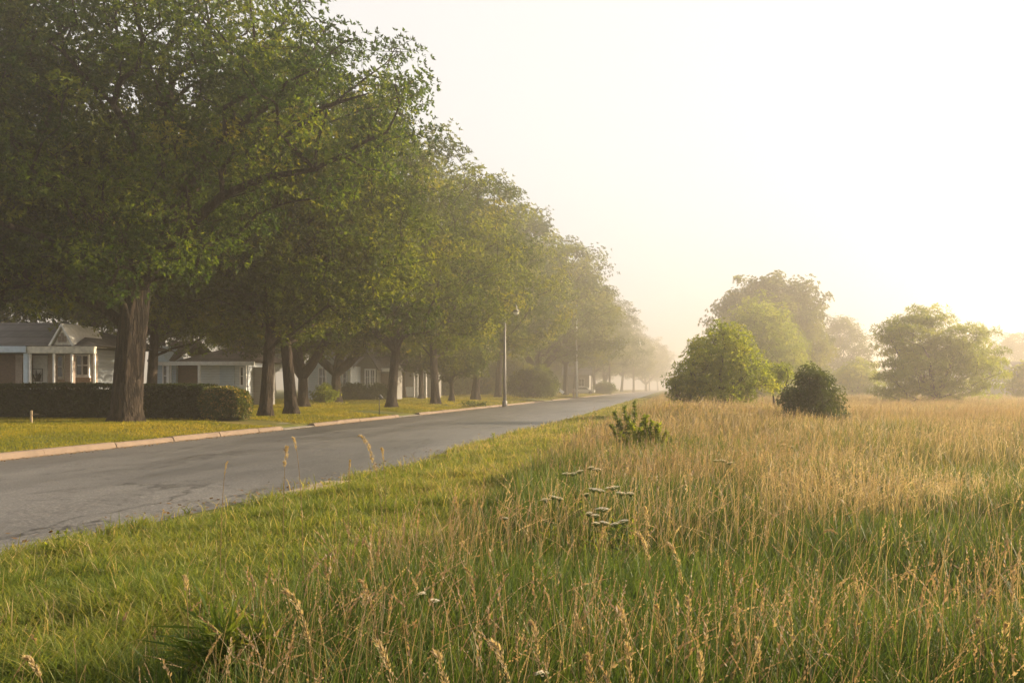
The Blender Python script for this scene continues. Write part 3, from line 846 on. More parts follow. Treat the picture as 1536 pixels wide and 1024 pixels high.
put('hazy_tree', generic(76, .25, 2.2, (0, 0), [(0, 0, 6.0, 4.6, 4.4, 4.4, 3), (-.6, 0, 9.6, 2.8, 2.8, 2.4, 1)], (), .8, ncl=200, leaf='leaf_mid'), 1268, 215, 'faint tree in the gap right of the dark bush', 'tree', s=1.433)
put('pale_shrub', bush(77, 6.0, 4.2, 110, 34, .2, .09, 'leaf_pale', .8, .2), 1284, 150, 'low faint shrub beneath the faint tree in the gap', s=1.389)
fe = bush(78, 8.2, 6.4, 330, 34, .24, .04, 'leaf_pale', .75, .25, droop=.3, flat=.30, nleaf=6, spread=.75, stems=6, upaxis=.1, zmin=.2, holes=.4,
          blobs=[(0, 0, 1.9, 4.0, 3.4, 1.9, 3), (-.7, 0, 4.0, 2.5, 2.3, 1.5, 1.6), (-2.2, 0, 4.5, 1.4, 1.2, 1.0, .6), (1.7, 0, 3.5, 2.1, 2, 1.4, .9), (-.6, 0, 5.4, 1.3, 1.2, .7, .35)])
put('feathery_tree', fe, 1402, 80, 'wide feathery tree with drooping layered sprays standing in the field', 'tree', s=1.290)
put('hazy_tree', generic(79, .3, 2.6, (0, 0), [(0, 0, 6.4, 6.4, 6, 4.6, 3), (2, 0, 8.6, 5, 4.6, 2.4, 1.2)], (), .8, ncl=220, leaf='leaf_mid'), 1522, 240, 'very faint tree behind the far gabled house', 'tree', s=1.348)
put('pale_shrub', bush(80, 3.8, 3.6, 80, 34, .17, .08, 'leaf_pale', .62, .3), 1546, 110, 'hazy shrub at the field edge in front of the far gabled house', s=1.310)
put('hazy_tree', generic(81, .3, 2.4, (0, 0), [(0, 0, 6, 6, 6, 4.4, 3)], (), .6, ncl=180, leaf='leaf_mid'), 1205, 290, 'faint low tree behind the right flank of the big hazy tree', 'tree', s=1.381)
put('roadside_bush', bush(82, 6.2, 3.6, 90, 34, .24, .11, 'leaf_mid', .85, .1), 906, 225, 'rounded hazy bush beside the second tall pole', 'shrub', s=.8)
put('sprout_clump', bush(83, 1.9, 1.35, 50, 22, .13, .055, 'leaf_pale', .4, .2), 487, 77, 'low sprouting bush at the foot of the many-stemmed tree', 'shrub')
for px, d, s, lab in ((524, 92, .9, 'small rounded shrub under the white house window'), (537, 92, 1.0, 'rounded shrub at the corner of the grey gabled house'), (566, 93, .8, 'small shrub below the paired window of the grey house')):
    put('foundation_shrub', (None, None), px, d, lab, 'shrub', 'shrubs along the far houses')
FS = bush(84, 2.4, 1.5, 50, 34, .15, .07, 'leaf_dark', .4, .1)
for o in [o for o in bpy.data.objects if o.name.startswith('foundation_shrub')]:
    for nm, me in zip(('trunk', 'crown'), FS): link(nm, me, None, o)
THK = bush(85, 7.5, 5.0, 150, 34, .25, .11, 'leaf_mid', .9, .1)
for i, (px, d, k) in enumerate([(648, 150, 1.3), (672, 175, 1.6), (700, 190, 1.7), (722, 168, 1.3), (745, 205, 1.8), (770, 180, 1.4), (790, 215, 1.7), (628, 170, 1.6), (600, 160, 1.5), (820, 240, 1.8)]):
    put('thicket_tree', THK, px, d, 'one of the low leafy trees closing off the far lawn', 'tree', 'low thicket trees behind the far lawn', i*1.3, k)
put('drooping_tree', THK, 800, 124, 'low leafy tree with foliage down to the grass past the lamp', 'tree', G, 0, .8)

# hedge: clipped, dense, small leaves over a woody core
def leafy_box(name, x0, x1, yc, dep, h, L, W, n, leaf, lump, label, cat, seed, rounded=0):
    rng = np.random.default_rng(seed)
    zg = float(gh((x0+x1)/2, yc))
    o = empty(name, ((x0+x1)/2, yc, zg), 0, label, cat)
    hx = (x1-x0)/2
    q = rng.random((n, 3))*2-1
    ax = rng.choice(3, n, p=[.10 if hx > 3 else .3, .52 if hx > 3 else .38, .38 if hx > 3 else .32])
    sg = np.where(rng.random(n) < .75, -1, 1)
    for k in range(3):
        m = ax == k
        q[m, k] = (sg[m] if k == 1 else (1 if k == 2 else np.where(rng.random(m.sum()) < .4, -1, 1))) * (1-.14*rng.random(m.sum()))
    if rounded:
        nn = np.linalg.norm(q, axis=1); mx = np.abs(q).max(axis=1)
        q = q*(1-rounded + rounded*mx/np.maximum(nn, 1e-6))[:, None]
    P = np.stack([q[:, 0]*hx, q[:, 1]*dep/2, (q[:, 2]+1)/2*h], -1)
    P += lump*np.stack([np.zeros(n), wob(P[:, 0]*2.1, P[:, 2]*3), wob(P[:, 0]*2.7+5, P[:, 1]*2)], -1)
    N = np.zeros((n, 3)); N[np.arange(n), ax] = np.sign(q[np.arange(n), ax])
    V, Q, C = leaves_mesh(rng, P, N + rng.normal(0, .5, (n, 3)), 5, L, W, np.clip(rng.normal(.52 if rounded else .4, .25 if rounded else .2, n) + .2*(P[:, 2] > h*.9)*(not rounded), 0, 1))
    link('foliage', np_mesh('foliage', V, Q, attrs={'tint': C}), M[leaf], o)
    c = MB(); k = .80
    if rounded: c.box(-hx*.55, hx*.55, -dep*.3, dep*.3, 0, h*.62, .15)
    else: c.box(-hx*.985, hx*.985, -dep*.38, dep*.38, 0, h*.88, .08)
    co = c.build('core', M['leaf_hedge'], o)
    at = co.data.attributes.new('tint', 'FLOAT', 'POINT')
    return o
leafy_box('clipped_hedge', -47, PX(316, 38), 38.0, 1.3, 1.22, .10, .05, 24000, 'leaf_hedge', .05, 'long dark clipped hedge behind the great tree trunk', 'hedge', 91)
leafy_box('variegated_bush', PX(308, 38), PX(378, 38), 37.7, 1.7, 1.28,   .12, .055, 4200, 'leaf_varieg', .17, 'rounded variegated bush with tan leaves at the end of the hedge', 'shrub', 92, .8)

# ---------------------------------------------------------------- houses
HG = 'houses beyond the lawn'
def window(parent, x0, x1, z0, z1, y, cols=2, rows=2, frame='white', fw=.07):
    f = MB()
    f.box(x0-fw, x0, y-.06, y+.02, z0-fw, z1+fw); f.box(x1, x1+fw, y-.06, y+.02, z0-fw, z1+fw)
    f.box(x0, x1, y-.06, y+.02, z1, z1+fw); f.box(x0, x1, y-.06, y+.02, z0-fw, z0)
    for k in range(1, cols):
        c = x0+(x1-x0)*k/cols; f.box(c-.03, c+.03, y-.045, y+.02, z0, z1)
    for k in range(1, rows):
        c = z0+(z1-z0)*k/rows
        for j in range(cols):
            a = x0+(x1-x0)*j/cols + (.03 if j else 0); b = x0+(x1-x0)*(j+1)/cols - (.03 if j < cols-1 else 0)
            f.box(a, b, y-.04, y+.02, c-.022, c+.022)
    w = f.build('window', M[frame], parent)
    MB().box(x0, x1, y-.012, y+.012, z0, z1).build('pane', M['glass'], w)
    MB().box(x0-fw-.05, x1+fw+.05, y-.12, y+.02, z0-fw-.07, z0-fw-.004).build('sill', M[frame], w)
    return w

def gable_roof(mb, x0, x1, y0, y1, ze, zr, th=.14, axis='x'):
    """two sloped slabs; the ridge runs along axis"""
    if axis == 'x':
        ym = (y0+y1)/2
        mb.prism([(y0, ze), (ym, zr), (y1, ze), (y1, ze-th), (ym, zr-th), (y0, ze-th)], 'x', x0, x1)
    else:
        xm = (x0+x1)/2
        mb.prism([(x0, ze), (xm, zr), (x1, ze), (x1, ze-th), (xm, zr-th), (x0, ze-th)], 'y', y0, y1)
def hip_roof(mb, x0, x1, y0, y1, ze, zr, inset):
    ym = (y0+y1)/2
    mb.add([(x0, y0, ze), (x1, y0, ze), (x1, y1, ze), (x0, y1, ze), (x0+inset, ym, zr), (x1-inset, ym, zr)],
           [(0, 1, 5, 4), (1, 2, 5), (2, 3, 4, 5), (3, 0, 4), (3, 2, 1, 0)])

def house1():
    d = 46.0; X = lambda p, s=0: PX(p, d+s); Z = lambda p: PZ(p, d)
    g = float(gh(X(60), d))
    h = empty('porch_house', (0, 0, 0), 0, 'low cream porch house with grey shingle roof behind the hedge', 'house', HG)
    ze = Z(519)
    MB().box(X(-230), X(136, 1.9), d+1.9, d+6.5, g-.2, ze-.06).build('wall', M['sid_grey'], h)
    MB().box(X(72, 1.8), X(136, 1.8), d+1.78, d+1.9, g, Z(562)).build('brick_wall', M['brick'], h)
    r = MB(); hip_roof(r, X(-250), X(146), d-.15, d+7.4, ze+.02, Z(486)+.3, 3.6); rf = r.build('roof', M['shingle'], h)
    # the white gable over the porch
    gb = MB(); gx0, gx1, gm, gz = X(80), X(109), X(94.5), Z(489)
    gb.prism([(gx0+.06, ze+.03), (gx1-.06, ze+.03), (gm, gz-.1)], 'y', d-.05, d+2.2)
    gb.build('porch_gable', M['cream'], h)
    tr = MB()
    for sx in (gx0-.05, gx1+.05):
        tr.prism([(sx, ze), (gm, gz), (gm, gz+.12), (sx + (-.1 if sx < gm else .1), ze+.02)], 'y', d-.16, d+2.6)
    tr.build('gable_trim', M['white'], h)
    lv = MB()
    for px in (90, 94.5, 99): lv.box(X(px)-.05, X(px)+.05, d-.09, d-.04, Z(513), Z(513)+(.42 if px == 94.5 else .28))
    lv.build('gable_vent', M['tan'], h)
    MB().box(X(43), X(143), d-.12, d+.12, Z(530), ze-.005, .02).build('porch_beam', M['cream'], h)
    MB().box(X(-230), X(43)-.01, d-.2, d+.1, Z(529), ze-.008, .02).build('fascia', M['bluewhite'], h)
    MB().box(X(36), X(42.5), d-.05, d+.25, g, Z(529)-.01, .02).build('porch_column', M['bluewhite'], h)
    for px in (45, 81, 108, 142):
        c = MB(); c.box(X(px)-.037, X(px)+.037, d-.045, d+.035, g+.15, Z(530)-.01, .012); c.box(X(px)-.08, X(px)+.08, d-.09, d+.08, g, g+.15, .01)
        c.build('porch_post', M['white'], h)
    MB().box(X(-60), X(146), d-.3, d+1.75, g-.3, g+.12).build('porch_floor', M['apron'], h)
    for a, b in ((72, 80.5), (97, 107), (136.5, 141)): MB().box(X(a, .9), X(b, .9)-.05, d+.9, d+1.3, g, Z(530)).build('pier', M['tan'], h)
    MB().box(X(47, 1.6), X(71, 1.6), d+1.6, d+1.72, g+.4, Z(531)).build('wall_panel', M['palewall'], h)
    MB().box(X(-180), X(35.5, .9), d+.9, d+1.7, g, Z(530)).build('wood_wall', M['brown'], h)
    MB().box(X(23, .8), X(33, .8), d+.8, d+.9, g, Z(531)).build('door', M['tan'], h)
    window(h, X(85, 1.8), X(95, 1.8), Z(564), Z(533), d+1.76, 1, 2, 'cream'); window(h, X(116, 1.8), X(133, 1.8), Z(561), Z(532), d+1.76, 2, 2, 'white')
    o = MB(); x0, x1, z0, z1 = X(48, 1.55), X(63.5, 1.55), Z(571), Z(552); y = d+1.55       # spiky iron ornament on the pale panel
    o.tube([(x0, y, z0), (x0, y, z1), (x1, y, z1), (x1, y, z0), (x0, y, z0)], .018, 6)
    rr = random.Random(2)
    for k in range(9):
        bx = x0+(x1-x0)*(.3+.4*rr.random()); tx = x0+(x1-x0)*rr.uniform(.05, .95)
        o.tube([(bx, y, z0+.02), ((bx+tx)/2, y-.03, z0+.25*rr.uniform(.6, 1.2)), (tx, y, z0+rr.uniform(.3, .55))], [.03, .035, .006], 5)
    o.build('iron_ornament', M['iron'], h)
house1()

def house3():
    d = 64.0; X = lambda p: PX(p, d); Z = lambda p: PZ(p, d); g = float(gh(X(310), d))
    h = empty('siding_house', (0, 0, 0), 0, 'long pale blue sided house with brown roof behind the hedge end', 'house', HG)
    ze = Z(543)
    MB().box(X(232), X(264), d, d+6, g-.2, ze-.02).build('wall', M['sid_blue'], h)
    MB().box(X(264)+.01, X(300), d+.25, d+6, g-.2, ze-.02).build('wood_wall', M['brown'], h)
    MB().box(X(300)+.01, X(372), d, d+2.6, g-.2, ze-.02).build('wall', M['sid_white'], h)
    MB().box(X(330), X(352), d-.05, d-.003, g, ze-.2).build('garage_door', M['sid_blue'], h)
    r = MB(); gable_roof(r, X(228), X(268), d-.6, d+6.5, ze+.12, Z(508), .12); hip_roof(r, X(268)+.02, X(386), d-.55, d+6.6, ze+.05, Z(514), 2.6); r.build('roof', M['shingle_b'], h)
    pg = MB(); pg.prism([(X(234), ze), (X(262), ze), (X(248), Z(519))], 'y', d-.9, d+1.5); pg.build('gable', M['bluewhite'], h)
    MB().box(X(232), X(388), d-.72, d-.56, Z(548), ze+.03).build('fascia', M['white'], h)
    window(h, X(246), X(256), Z(578), Z(549), d-.02, 2, 2)
    window(h, X(361.5), X(365), Z(577), Z(551), d-.02, 1, 2)
    for px in (259.5, 305.5, 374): MB().box(X(px)-.07, X(px)+.07, d-.66, d-.52, g, Z(548)-.005).build('porch_post', M['white'], h)
    MB().box(X(372)+.02, X(392), d+.8, d+2.2, g-.2, ze-.3).build('side_wall', M['sid_dark'], h)
house3()

def house4():
    d = 94.0; X = lambda p: PX(p, d); Z = lambda p: PZ(p, d); g = float(gh(X(500), d))
    h = empty('gabled_house', (0, 0, 0), 0, 'white gabled house seen through the curved trunks', 'house', HG)
    MB().box(X(462), X(526), d, d+3, g-.2, Z(549)).build('wall', M['sid_white'], h)
    gb = MB(); gb.prism([(X(462), Z(549)), (X(508), Z(549)), (X(486), Z(520))], 'y', d+.003, d+8); gb.build('gable', M['sid_white'], h)
    r = MB(); gable_roof(r, X(458), X(512), d-.5, d+8.2, Z(548), Z(516), .16, 'y'); gable_roof(r, X(510), X(532), d-.4, d+8, Z(550), Z(528), .14); r.build('roof', M['shingle'], h)
    MB().box(X(511), X(531), d-.5, d-.36, Z(553), Z(549)).build('fascia', M['white'], h)
    window(h, X(479), X(488.5), Z(577), Z(552), d-.02, 2, 2); window(h, X(515), X(519), Z(577), Z(558), d-.02, 1, 2)
    MB().box(X(521.5), X(526), d-.06, d-.004, g+.1, Z(556)).build('door', M['palewall'], h)
    MB().box(X(527), X(528.2), d-.4, d-.3, g, Z(553)-.005).build('porch_post', M['white'], h)
house4()

def house5():
    d = 97.0; X = lambda p: PX(p, d); Z = lambda p: PZ(p, d); g = float(gh(X(560), d))
    h = empty('gabled_house', (0, 0, 0), 0, 'grey gabled house with white paired windows and tan garage door', 'house', HG)
    MB().box(X(528.5), X(566), d, d+9, g-.2, Z(553)).build('wall', M['sid_dark'], h)
    MB().prism([(X(528.5), Z(553)), (X(566), Z(553)), (X(547), Z(522))], 'y', d+.003, d+9).build('gable', M['sid_dark'], h)
    MB().box(X(566)+.02, X(586), d+1.2, d+4, g-.2, Z(553)).build('wall', M['sid_dark'], h)
    r = MB(); gable_roof(r, X(524), X(570.5), d-.6, d+9.2, Z(554), Z(518), .16, 'y'); gable_roof(r, X(571), X(590), d+.6, d+9, Z(553), Z(534), .14); r.build('roof', M['shingle'], h)
    MB().box(X(564), X(588), d+.5, d+.62, Z(557), Z(552)).build('fascia', M['palewall'], h)
    MB().box(X(567), X(580), d+1.1, d+1.19, g, Z(560)).build('garage_door', M['tan'], h)
    window(h, X(549), X(553.5), Z(576), Z(555), d-.02, 2, 2, 'white', .13); window(h, X(557), X(561.5), Z(576), Z(555), d-.02, 2, 2, 'white', .13)
    MB().box(X(547.5), X(563), d-.09, d-.005, Z(590), Z(580)).build('base_panel', M['palewall'], h)
house5()

def house6():
    d = 116.0; X = lambda p: PX(p, d); Z = lambda p: PZ(p, d); g = float(gh(X(610), d))
    h = empty('porch_house', (0, 0, 0), 0, 'hazy tan house with open front porch between tree trunks', 'house', HG)
    MB().box(X(590), X(650), d+1.6, d+4, g-.2, Z(553)).build('wall', M['sid_dark'], h)
    MB().box(X(589), X(600), d, d+1.6, g-.2, Z(551)).build('bay_wall', M['sid_grey'], h)
    r = MB(); hip_roof(r, X(584), X(656), d-.5, d+9.5, Z(552), Z(524), 3.5); r.build('roof', M['shingle_b'], h)
    MB().box(X(586), X(640), d-.5, d-.3, Z(557), Z(553)).build('porch_beam', M['white'], h)
    for px in (604, 622, 627, 632, 640): MB().box(X(px)-.09, X(px)+.09, d-.45, d-.28, g, Z(557)-.005).build('porch_post', M['white'], h)
    window(h, X(592), X(597), Z(575), Z(556), d-.02, 1, 2); window(h, X(627), X(630), Z(576), Z(560), d+1.58, 1, 2)
    MB().box(X(607), X(622), d-.4, d-.25, g+.15, Z(580)).build('railing', M['white'], h)
house6()

def house7():
    d = 215.0; X = lambda p: PX(p, d); Z = lambda p: PZ(p, d); g = float(gh(-30, d))
    h = empty('far_house', (0, 0, 0), 0, 'pale far house showing under the hazy trees by the first tall pole', 'house', HG)
    MB().box(X(846), X(884), d, d+4, g-.2, Z(562)).build('wall', M['sid_dark'], h)
    r = MB(); gable_roof(r, X(842), X(888), d-.6, d+4.6, Z(562), Z(549), .18); r.build('roof', M['shingle'], h)
    window(h, X(868), X(876), Z(579), Z(568), d-.02, 2, 2)
    d = 145.0; X = lambda p: PX(p, d); Z = lambda p: PZ(p, d)
    h = empty('far_house', (0, 0, 0), 0, 'faint gabled house beyond the field beside the feathery tree', 'house')
    g = float(gh(X(1510), d))
    MB().box(X(1492), X(1560), d, d+10, g-.2, Z(573)).build('wall', M['sid_grey'], h)
    r = MB(); gable_roof(r, X(1484), X(1566), d-.6, d+10.6, Z(573), Z(541), .2); r.build('roof', M['shingle'], h)
    gb = MB(); gb.prism([(X(1487), Z(572)), (X(1526), Z(572)), (X(1505), Z(538))], 'y', d-1.0, d+3); gb.build('gable', M['sid_grey'], h)
    tr = MB()
    tr.prism([(X(1505), Z(538)+.05), (X(1505), Z(538)-.22), (X(1529), Z(574)-.22), (X(1529), Z(574)+.05)], 'y', d-1.4, d+3); tr.build('gable_trim', M['white'], h)
    MB().box(X(1484), X(1566), d-.85, d-.7, Z(576), Z(573)).build('fascia', M['white'], h)
    window(h, X(1534), X(1542), Z(588), Z(578), d-.02, 2, 1)
house7()

# ---------------------------------------------------------------- street furniture
def street_lamp():
    d = 78.0; x = PX(757, d); g = float(gh(-14.3, d)); zt = PZ(462, d)
    h = empty('street_lamp', (x, d, 0), 0, 'grey metal street lamp with bell-shaped lamp hanging from a short arm', 'street lamp')
    p = MB(); p.tube([(0, 0, g-.2), (0, 0, g+2.6), (0, 0, zt)], [.135, .115, .075], 12); p.build('pole', M['galv'], h)
    b = MB(); b.tube([(0, 0, g-.1), (0, 0, g+.35), (0, 0, g+.45)], [.2, .19, .14], 12); b.build('base', M['galv'], h)
    ax = PX(774, d)-x
    a = MB(); a.tube([(0, 0, zt-.25), (.2, 0, zt-.02), (ax*.7, 0, zt+.12), (ax, 0, zt+.1)], .032, 8); a.build('arm', M['galv'], h)
    lz = zt+.1
    l = MB(); l.tube([(ax, 0, lz+.2), (ax, 0, lz-.05), (ax, 0, lz-.15), (ax, 0, lz-.3), (ax, 0, lz-.42)], [.03, .09, .12, .24, .27], 12); lh = l.build('lamp_head', M['galv'], h)
    gl = MB(); gl.tube([(ax, 0, lz-.40), (ax, 0, lz-.52), (ax, 0, lz-.62)], [.235, .22, .12], 12); gl.build('globe', M['lampglass'], lh)
street_lamp()

def pole(px, py, d, label, r=.16, lamp=False, arm=False):
    x = PX(px, d); g = float(gh(min(x, -14.3), d)); zt = PZ(py, d)
    h = empty('utility_pole', (x, d, 0), 0, label, 'pole', 'tall poles along the kerb')
    p = MB(); p.tube([(0, 0, g-.3), (0, 0, g+(zt-g)*.5), (0, 0, zt)], [r, r*.8, r*.6], 10); p.build('shaft', M['palewall' if px < 900 else 'pole_wood'], h)
    c = MB(); c.tube([(0, 0, zt), (0, 0, zt+.12)], [r*.75, r*.5], 8); c.build('cap', M['galv'], h)
    if arm:
        a = MB(); a.box(-1.1, 1.1, -r-.08, -r*.5, zt-1.0, zt-.85); a.build('crossarm', M['pole_wood'], h)
    if lamp:
        L = PX(960, d)-x
        a = MB(); a.tube([(0, 0, zt-1.2), (L*.5, 0, zt-.7), (L, 0, zt-.6)], .07, 6); a.build('arm', M['galv'], h)
        b = MB(); b.tube([(L, 0, zt-.4), (L, 0, zt-.8), (L, 0, zt-1.5), (L, 0, zt-1.9)], [.1, .45, .6, .35], 10); b.build('lamp_head', M['lampglass'], h)
pole(865, 457, 152, 'tall pale pole past the street lamp, first of the row', .17)
pole(914.5, 478, 232, 'second tall pole, rounded bush at its foot', .24)
pole(950, 510, 330, 'faint tall pole carrying a lamp on an arm', .26, lamp=True)
pole(974, 528, 470, 'faintest pole near the end of the road', .32)

def small_things():
    # thin post with tilted head by the kerb
    d = 49.5; x = PX(569, d); g = float(gh(x, d))
    h = empty('marker_post', (x, d, g), 0, 'thin dark post with small tilted metal box on top, close to kerb', 'post')
    z = PZ(598, d)-g
    MB().tube([(0, 0, -.1), (0, 0, z)], [.022, .02], 8).build('post', M['iron'], h)
    b = MB(); b.box(-.11, .11, -.16, .16, -.07, .07, .02); bo = b.build('box', M['galv'], h); bo.location = (.07, 0, z+.1); bo.rotation_euler = (0, R(52), R(15))
    # wooden stake on the near lawn
    d = 33.0; x = PX(47, d); g = float(gh(x, d))
    h = empty('survey_stake', (x, d, g), 0, 'short pale wooden stake with a side twig in the lawn before hedge', 'stake')
    MB().box(-.03, .03, -.02, .02, -.1, .43, .006).build('post', M['stake'], h)
    MB().tube([(.03, 0, .26), (.14, 0, .31), (.25, 0, .30)], [.012, .01, .004], 6).build('twig', M['stake'], h)
    # short post by first tall pole
    d = 146.0; x = PX(859.5, d)+.1; g = float(gh(min(x, -14.3), d))
    h = empty('fire_hydrant', (x, d, g), 0, 'short dark post standing beside the first tall pole', 'post')
    MB().tube([(0, 0, -.1), (0, 0, 1.0), (0, 0, 1.1), (0, 0, 1.25)], [.16, .15, .2, .1], 10).build('barrel', M['tan'], h)
    MB().tube([(-.28, 0, .8), (.28, 0, .8)], .08, 8).build('outlet', M['tan'], h)
    # fallen branch on the lawn
    d = 72.0; x = PX(727, d); g = float(gh(min(x, -14.6), d))
    rng = np.random.default_rng(5)
    h = empty('fallen_branch', (x-.9, d, g), 0, 'fallen leafy branch lying on the lawn left of the street lamp', 'branch')
    t = MB(); t.tube([(-.9, 0, .03), (-.2, .1, .08), (.6, .05, .2), (1.0, 0, .42)], [.03, .028, .02, .008], 6); t.tube([(.2, .05, .1), (.6, .3, .3), (.8, .3, .5)], [.018, .012, .005], 5); t.build('stem', M['bark'], h)
    P = np.stack([rng.uniform(-.7, 1.05, 70), rng.normal(0, .18, 70), .08+.3*rng.random(70)], -1)
    V, Q, C = leaves_mesh(rng, P, rng.normal(size=(70, 3))+UP, 5, .15, .06, rng.random(70))
    link('foliage', np_mesh('foliage', V, Q, attrs={'tint': C}), M['leaf'], h)
    # small white board tilted on the far lawn
    d = 150.0; x = PX(841, d); g = float(gh(x, d))
    h = empty('yard_board', (x, d, g), 0, 'small white tilted board on the far lawn left of first tall pole', 'board')
    b = MB(); b.box(-.55, .55, -.03, .03, -.22, .22, .01); bo = b.build('panel', M['white'], h); bo.location = (0, 0, .85); bo.rotation_euler = (R(-18), R(38), 0)
    for sx in (-.3, .3): MB().tube([(sx, .05, -.05), (sx, .05, .85-sx*.75)], .02, 6).build('leg', M['stake'], h)
small_things()

def parked_car():
    d = 205.0; x = PX(876, d); g = float(gh(x, d))
    h = empty('parked_car', (x, d, g), 0, 'pale parked car half hidden in haze beside the far house', 'car')
    L, Wd = 4.5, 1.75
    prof = [(-2.2, .35), (2.2, .35), (2.25, .6), (2.15, .82), (1.2, .92), (.55, 1.4), (-.9, 1.45), (-1.65, .98), (-2.2, .9), (-2.28, .6)]
    import bmesh
    MB().prism(prof, 'y', -Wd/2, Wd/2).build('body', M['carpaint'], h)
    for sy in (-1, 1):
        y0 = sy*(Wd/2+.004)
        MB().prism([(-1.45, 1.0), (1.0, .97), (.5, 1.33), (-.85, 1.37)], 'y', min(y0, y0+.01*sy), max(y0, y0+.01*sy)).build('window', M['glass'], h)
    for sx in (-1.35, 1.35):
        for sy in (-1, 1):
            w = MB(); w.tube([(sx, sy*(Wd/2-.18), .33), (sx, sy*(Wd/2+.02), .33)], .33, 16); wo = w.build('wheel', M['rubber'], h)
            MB().tube([(sx, sy*(Wd/2+.021), .33), (sx, sy*(Wd/2+.035), .33)], .19, 12).build('rim', M['galv'], wo)
    for sy in (-.62, .62): MB().box(2.2, 2.262, sy-.2, sy+.2, .62, .76, .01).build('headlight', M['lampglass'], h)
parked_car()

# ---------------------------------------------------------------- single weeds, umbels and seed stalks
def umbel_plant(px, py, d, heads, label, group='white umbel flowers in the grass'):
    """heads: list of (dx, dz, radius) round the tip"""
    x = PX(px, d); zt = PZ(py, d); g = float(gh(x, d)); rng = np.random.default_rng(int(px*7+py))
    o = empty('umbel_flower', (x, d, g), 0, label, 'flower', group)
    H = zt-g
    st = MB(); nodey = H*.66
    lean = rng.uniform(-.05, .05)
    st.tube([(lean, 0, -.02), (lean*.5, 0, H*.35), (0, 0, nodey)], [.0045, .004, .0035], 6)
    for dx, dz, r in heads:
        r = r*rng.uniform(.62, 1.0); dx *= .9; til = rng.uniform(-.25, .25)
        yy = rng.uniform(-.05, .05)
        c = np.array([dx, yy, H+dz])
        st.tube([(0, 0, nodey-.02), (dx*.5, yy*.6, nodey+(H+dz-nodey)*.45), (dx, yy, H+dz-.03)], [.003, .0026, .0022], 5)
        V = []; C = []
        n = 26
        for k in range(n):
            rr = r*math.sqrt((k+.5)/n); a = k*2.4
            p = c + np.array([rr*math.cos(a), rr*math.sin(a), .003 - .010*(rr/r)**2 + til*rr*math.cos(a) + rng.uniform(-.003, .003)])
            st.tube([(dx, yy, H+dz-.03), tuple(p-np.array([0, 0, .004]))], [.0012, .0009], 3, False)
            for q in range(7):
                aa = q*2*PI/7; rad = .0052*(r/.045)**.5
                e1 = np.array([math.cos(aa), math.sin(aa), .12]); e2 = np.array([math.cos(aa+.7), math.sin(aa+.7), .12])
                V += [p, p+e1*rad*1.3, p+(e1+e2)*rad*.95, p+e2*rad*1.3]; C += [rng.random()]*4
        V = np.array(V)
        link('flower_head', np_mesh('flower_head', V, np.arange(len(V)).reshape(-1, 4), attrs={'tint': C}), M['petal'], o)
    so = st.build('stem', M['weedleaf'], o); so.data.attributes.new('tint', 'FLOAT', 'POINT')
    n = 16
    P = np.stack([rng.normal(0, .03, n), rng.normal(0, .03, n), H*np.linspace(.06, .62, n)], -1)
    V, Q, C = leaves_mesh(rng, P, rng.normal(size=(n, 3)), 4, .07, .012, rng.random(n))
    link('leaf', np_mesh('leaf', V, Q, attrs={'tint': C}), M['weedleaf'], o)
umbels = [
 (826, 745, 7.3, [(-.04, -.015, .05), (.02, .005, .045), (.07, -.01, .04)], 'wide white umbel cluster lowest on the verge side of the flower patch'),
 (864, 706, 8.3, [(-.09, -.02, .04), (-.03, -.02, .045), (.03, .0, .05)], 'pair of white umbels at the upper verge side of the patch'),
 (891, 700, 8.6, [(-.03, 0, .045), (.03, -.015, .05)], 'topmost white umbel of the patch beside the dark weed'),
 (893, 733, 7.5, [(-.07, -.03, .035), (-.02, 0, .05), (.04, 0, .05)], 'triple white umbel in the middle of the flower patch'),
 (919, 730, 7.5, [(0, 0, .06)], 'single domed white umbel in the middle of the patch'),
 (940, 737, 7.2, [(-.04, 0, .05), (.03, -.01, .045)], 'white umbel pair on the field side of the patch'),
 (905, 761, 7.0, [(0, 0, .06), (-.06, -.05, .035)], 'faded flat umbel beneath the triple umbel'),
 (884, 768, 6.8, [(0, 0, .035), (.05, -.07, .04)], 'small faded umbel low in the flower patch'),
 (918, 783, 6.6, [(-.05, 0, .04), (.02, -.01, .05), (.08, .01, .04)], 'lowest faded umbel cluster of the flower patch'),
 (1084, 690, 11.5, [(-.08, 0, .05), (.0, .005, .06), (.09, -.02, .05)], 'white umbel cluster alone in the golden grass'),
 (1180, 667, 14.5, [(-.05, .01, .06), (.07, -.02, .06)], 'small distant white umbel pair below the dark bush'),
 (631, 890, 4.8, [(0, 0, .03)], 'little white flower near the frame bottom, upper of two'),
 (648, 902, 4.7, [(0, 0, .032)], 'little round white flower near the frame bottom, lower of two'),
 (810, 1013, 3.5, [(0, 0, .035)], 'white flower cut by the bottom edge of the picture'),
 (756, 777, 7.2, [(0, 0, .03)], 'tiny white umbel at the green edge of the tall grass'),
]
for u in umbels: umbel_plant(*u)

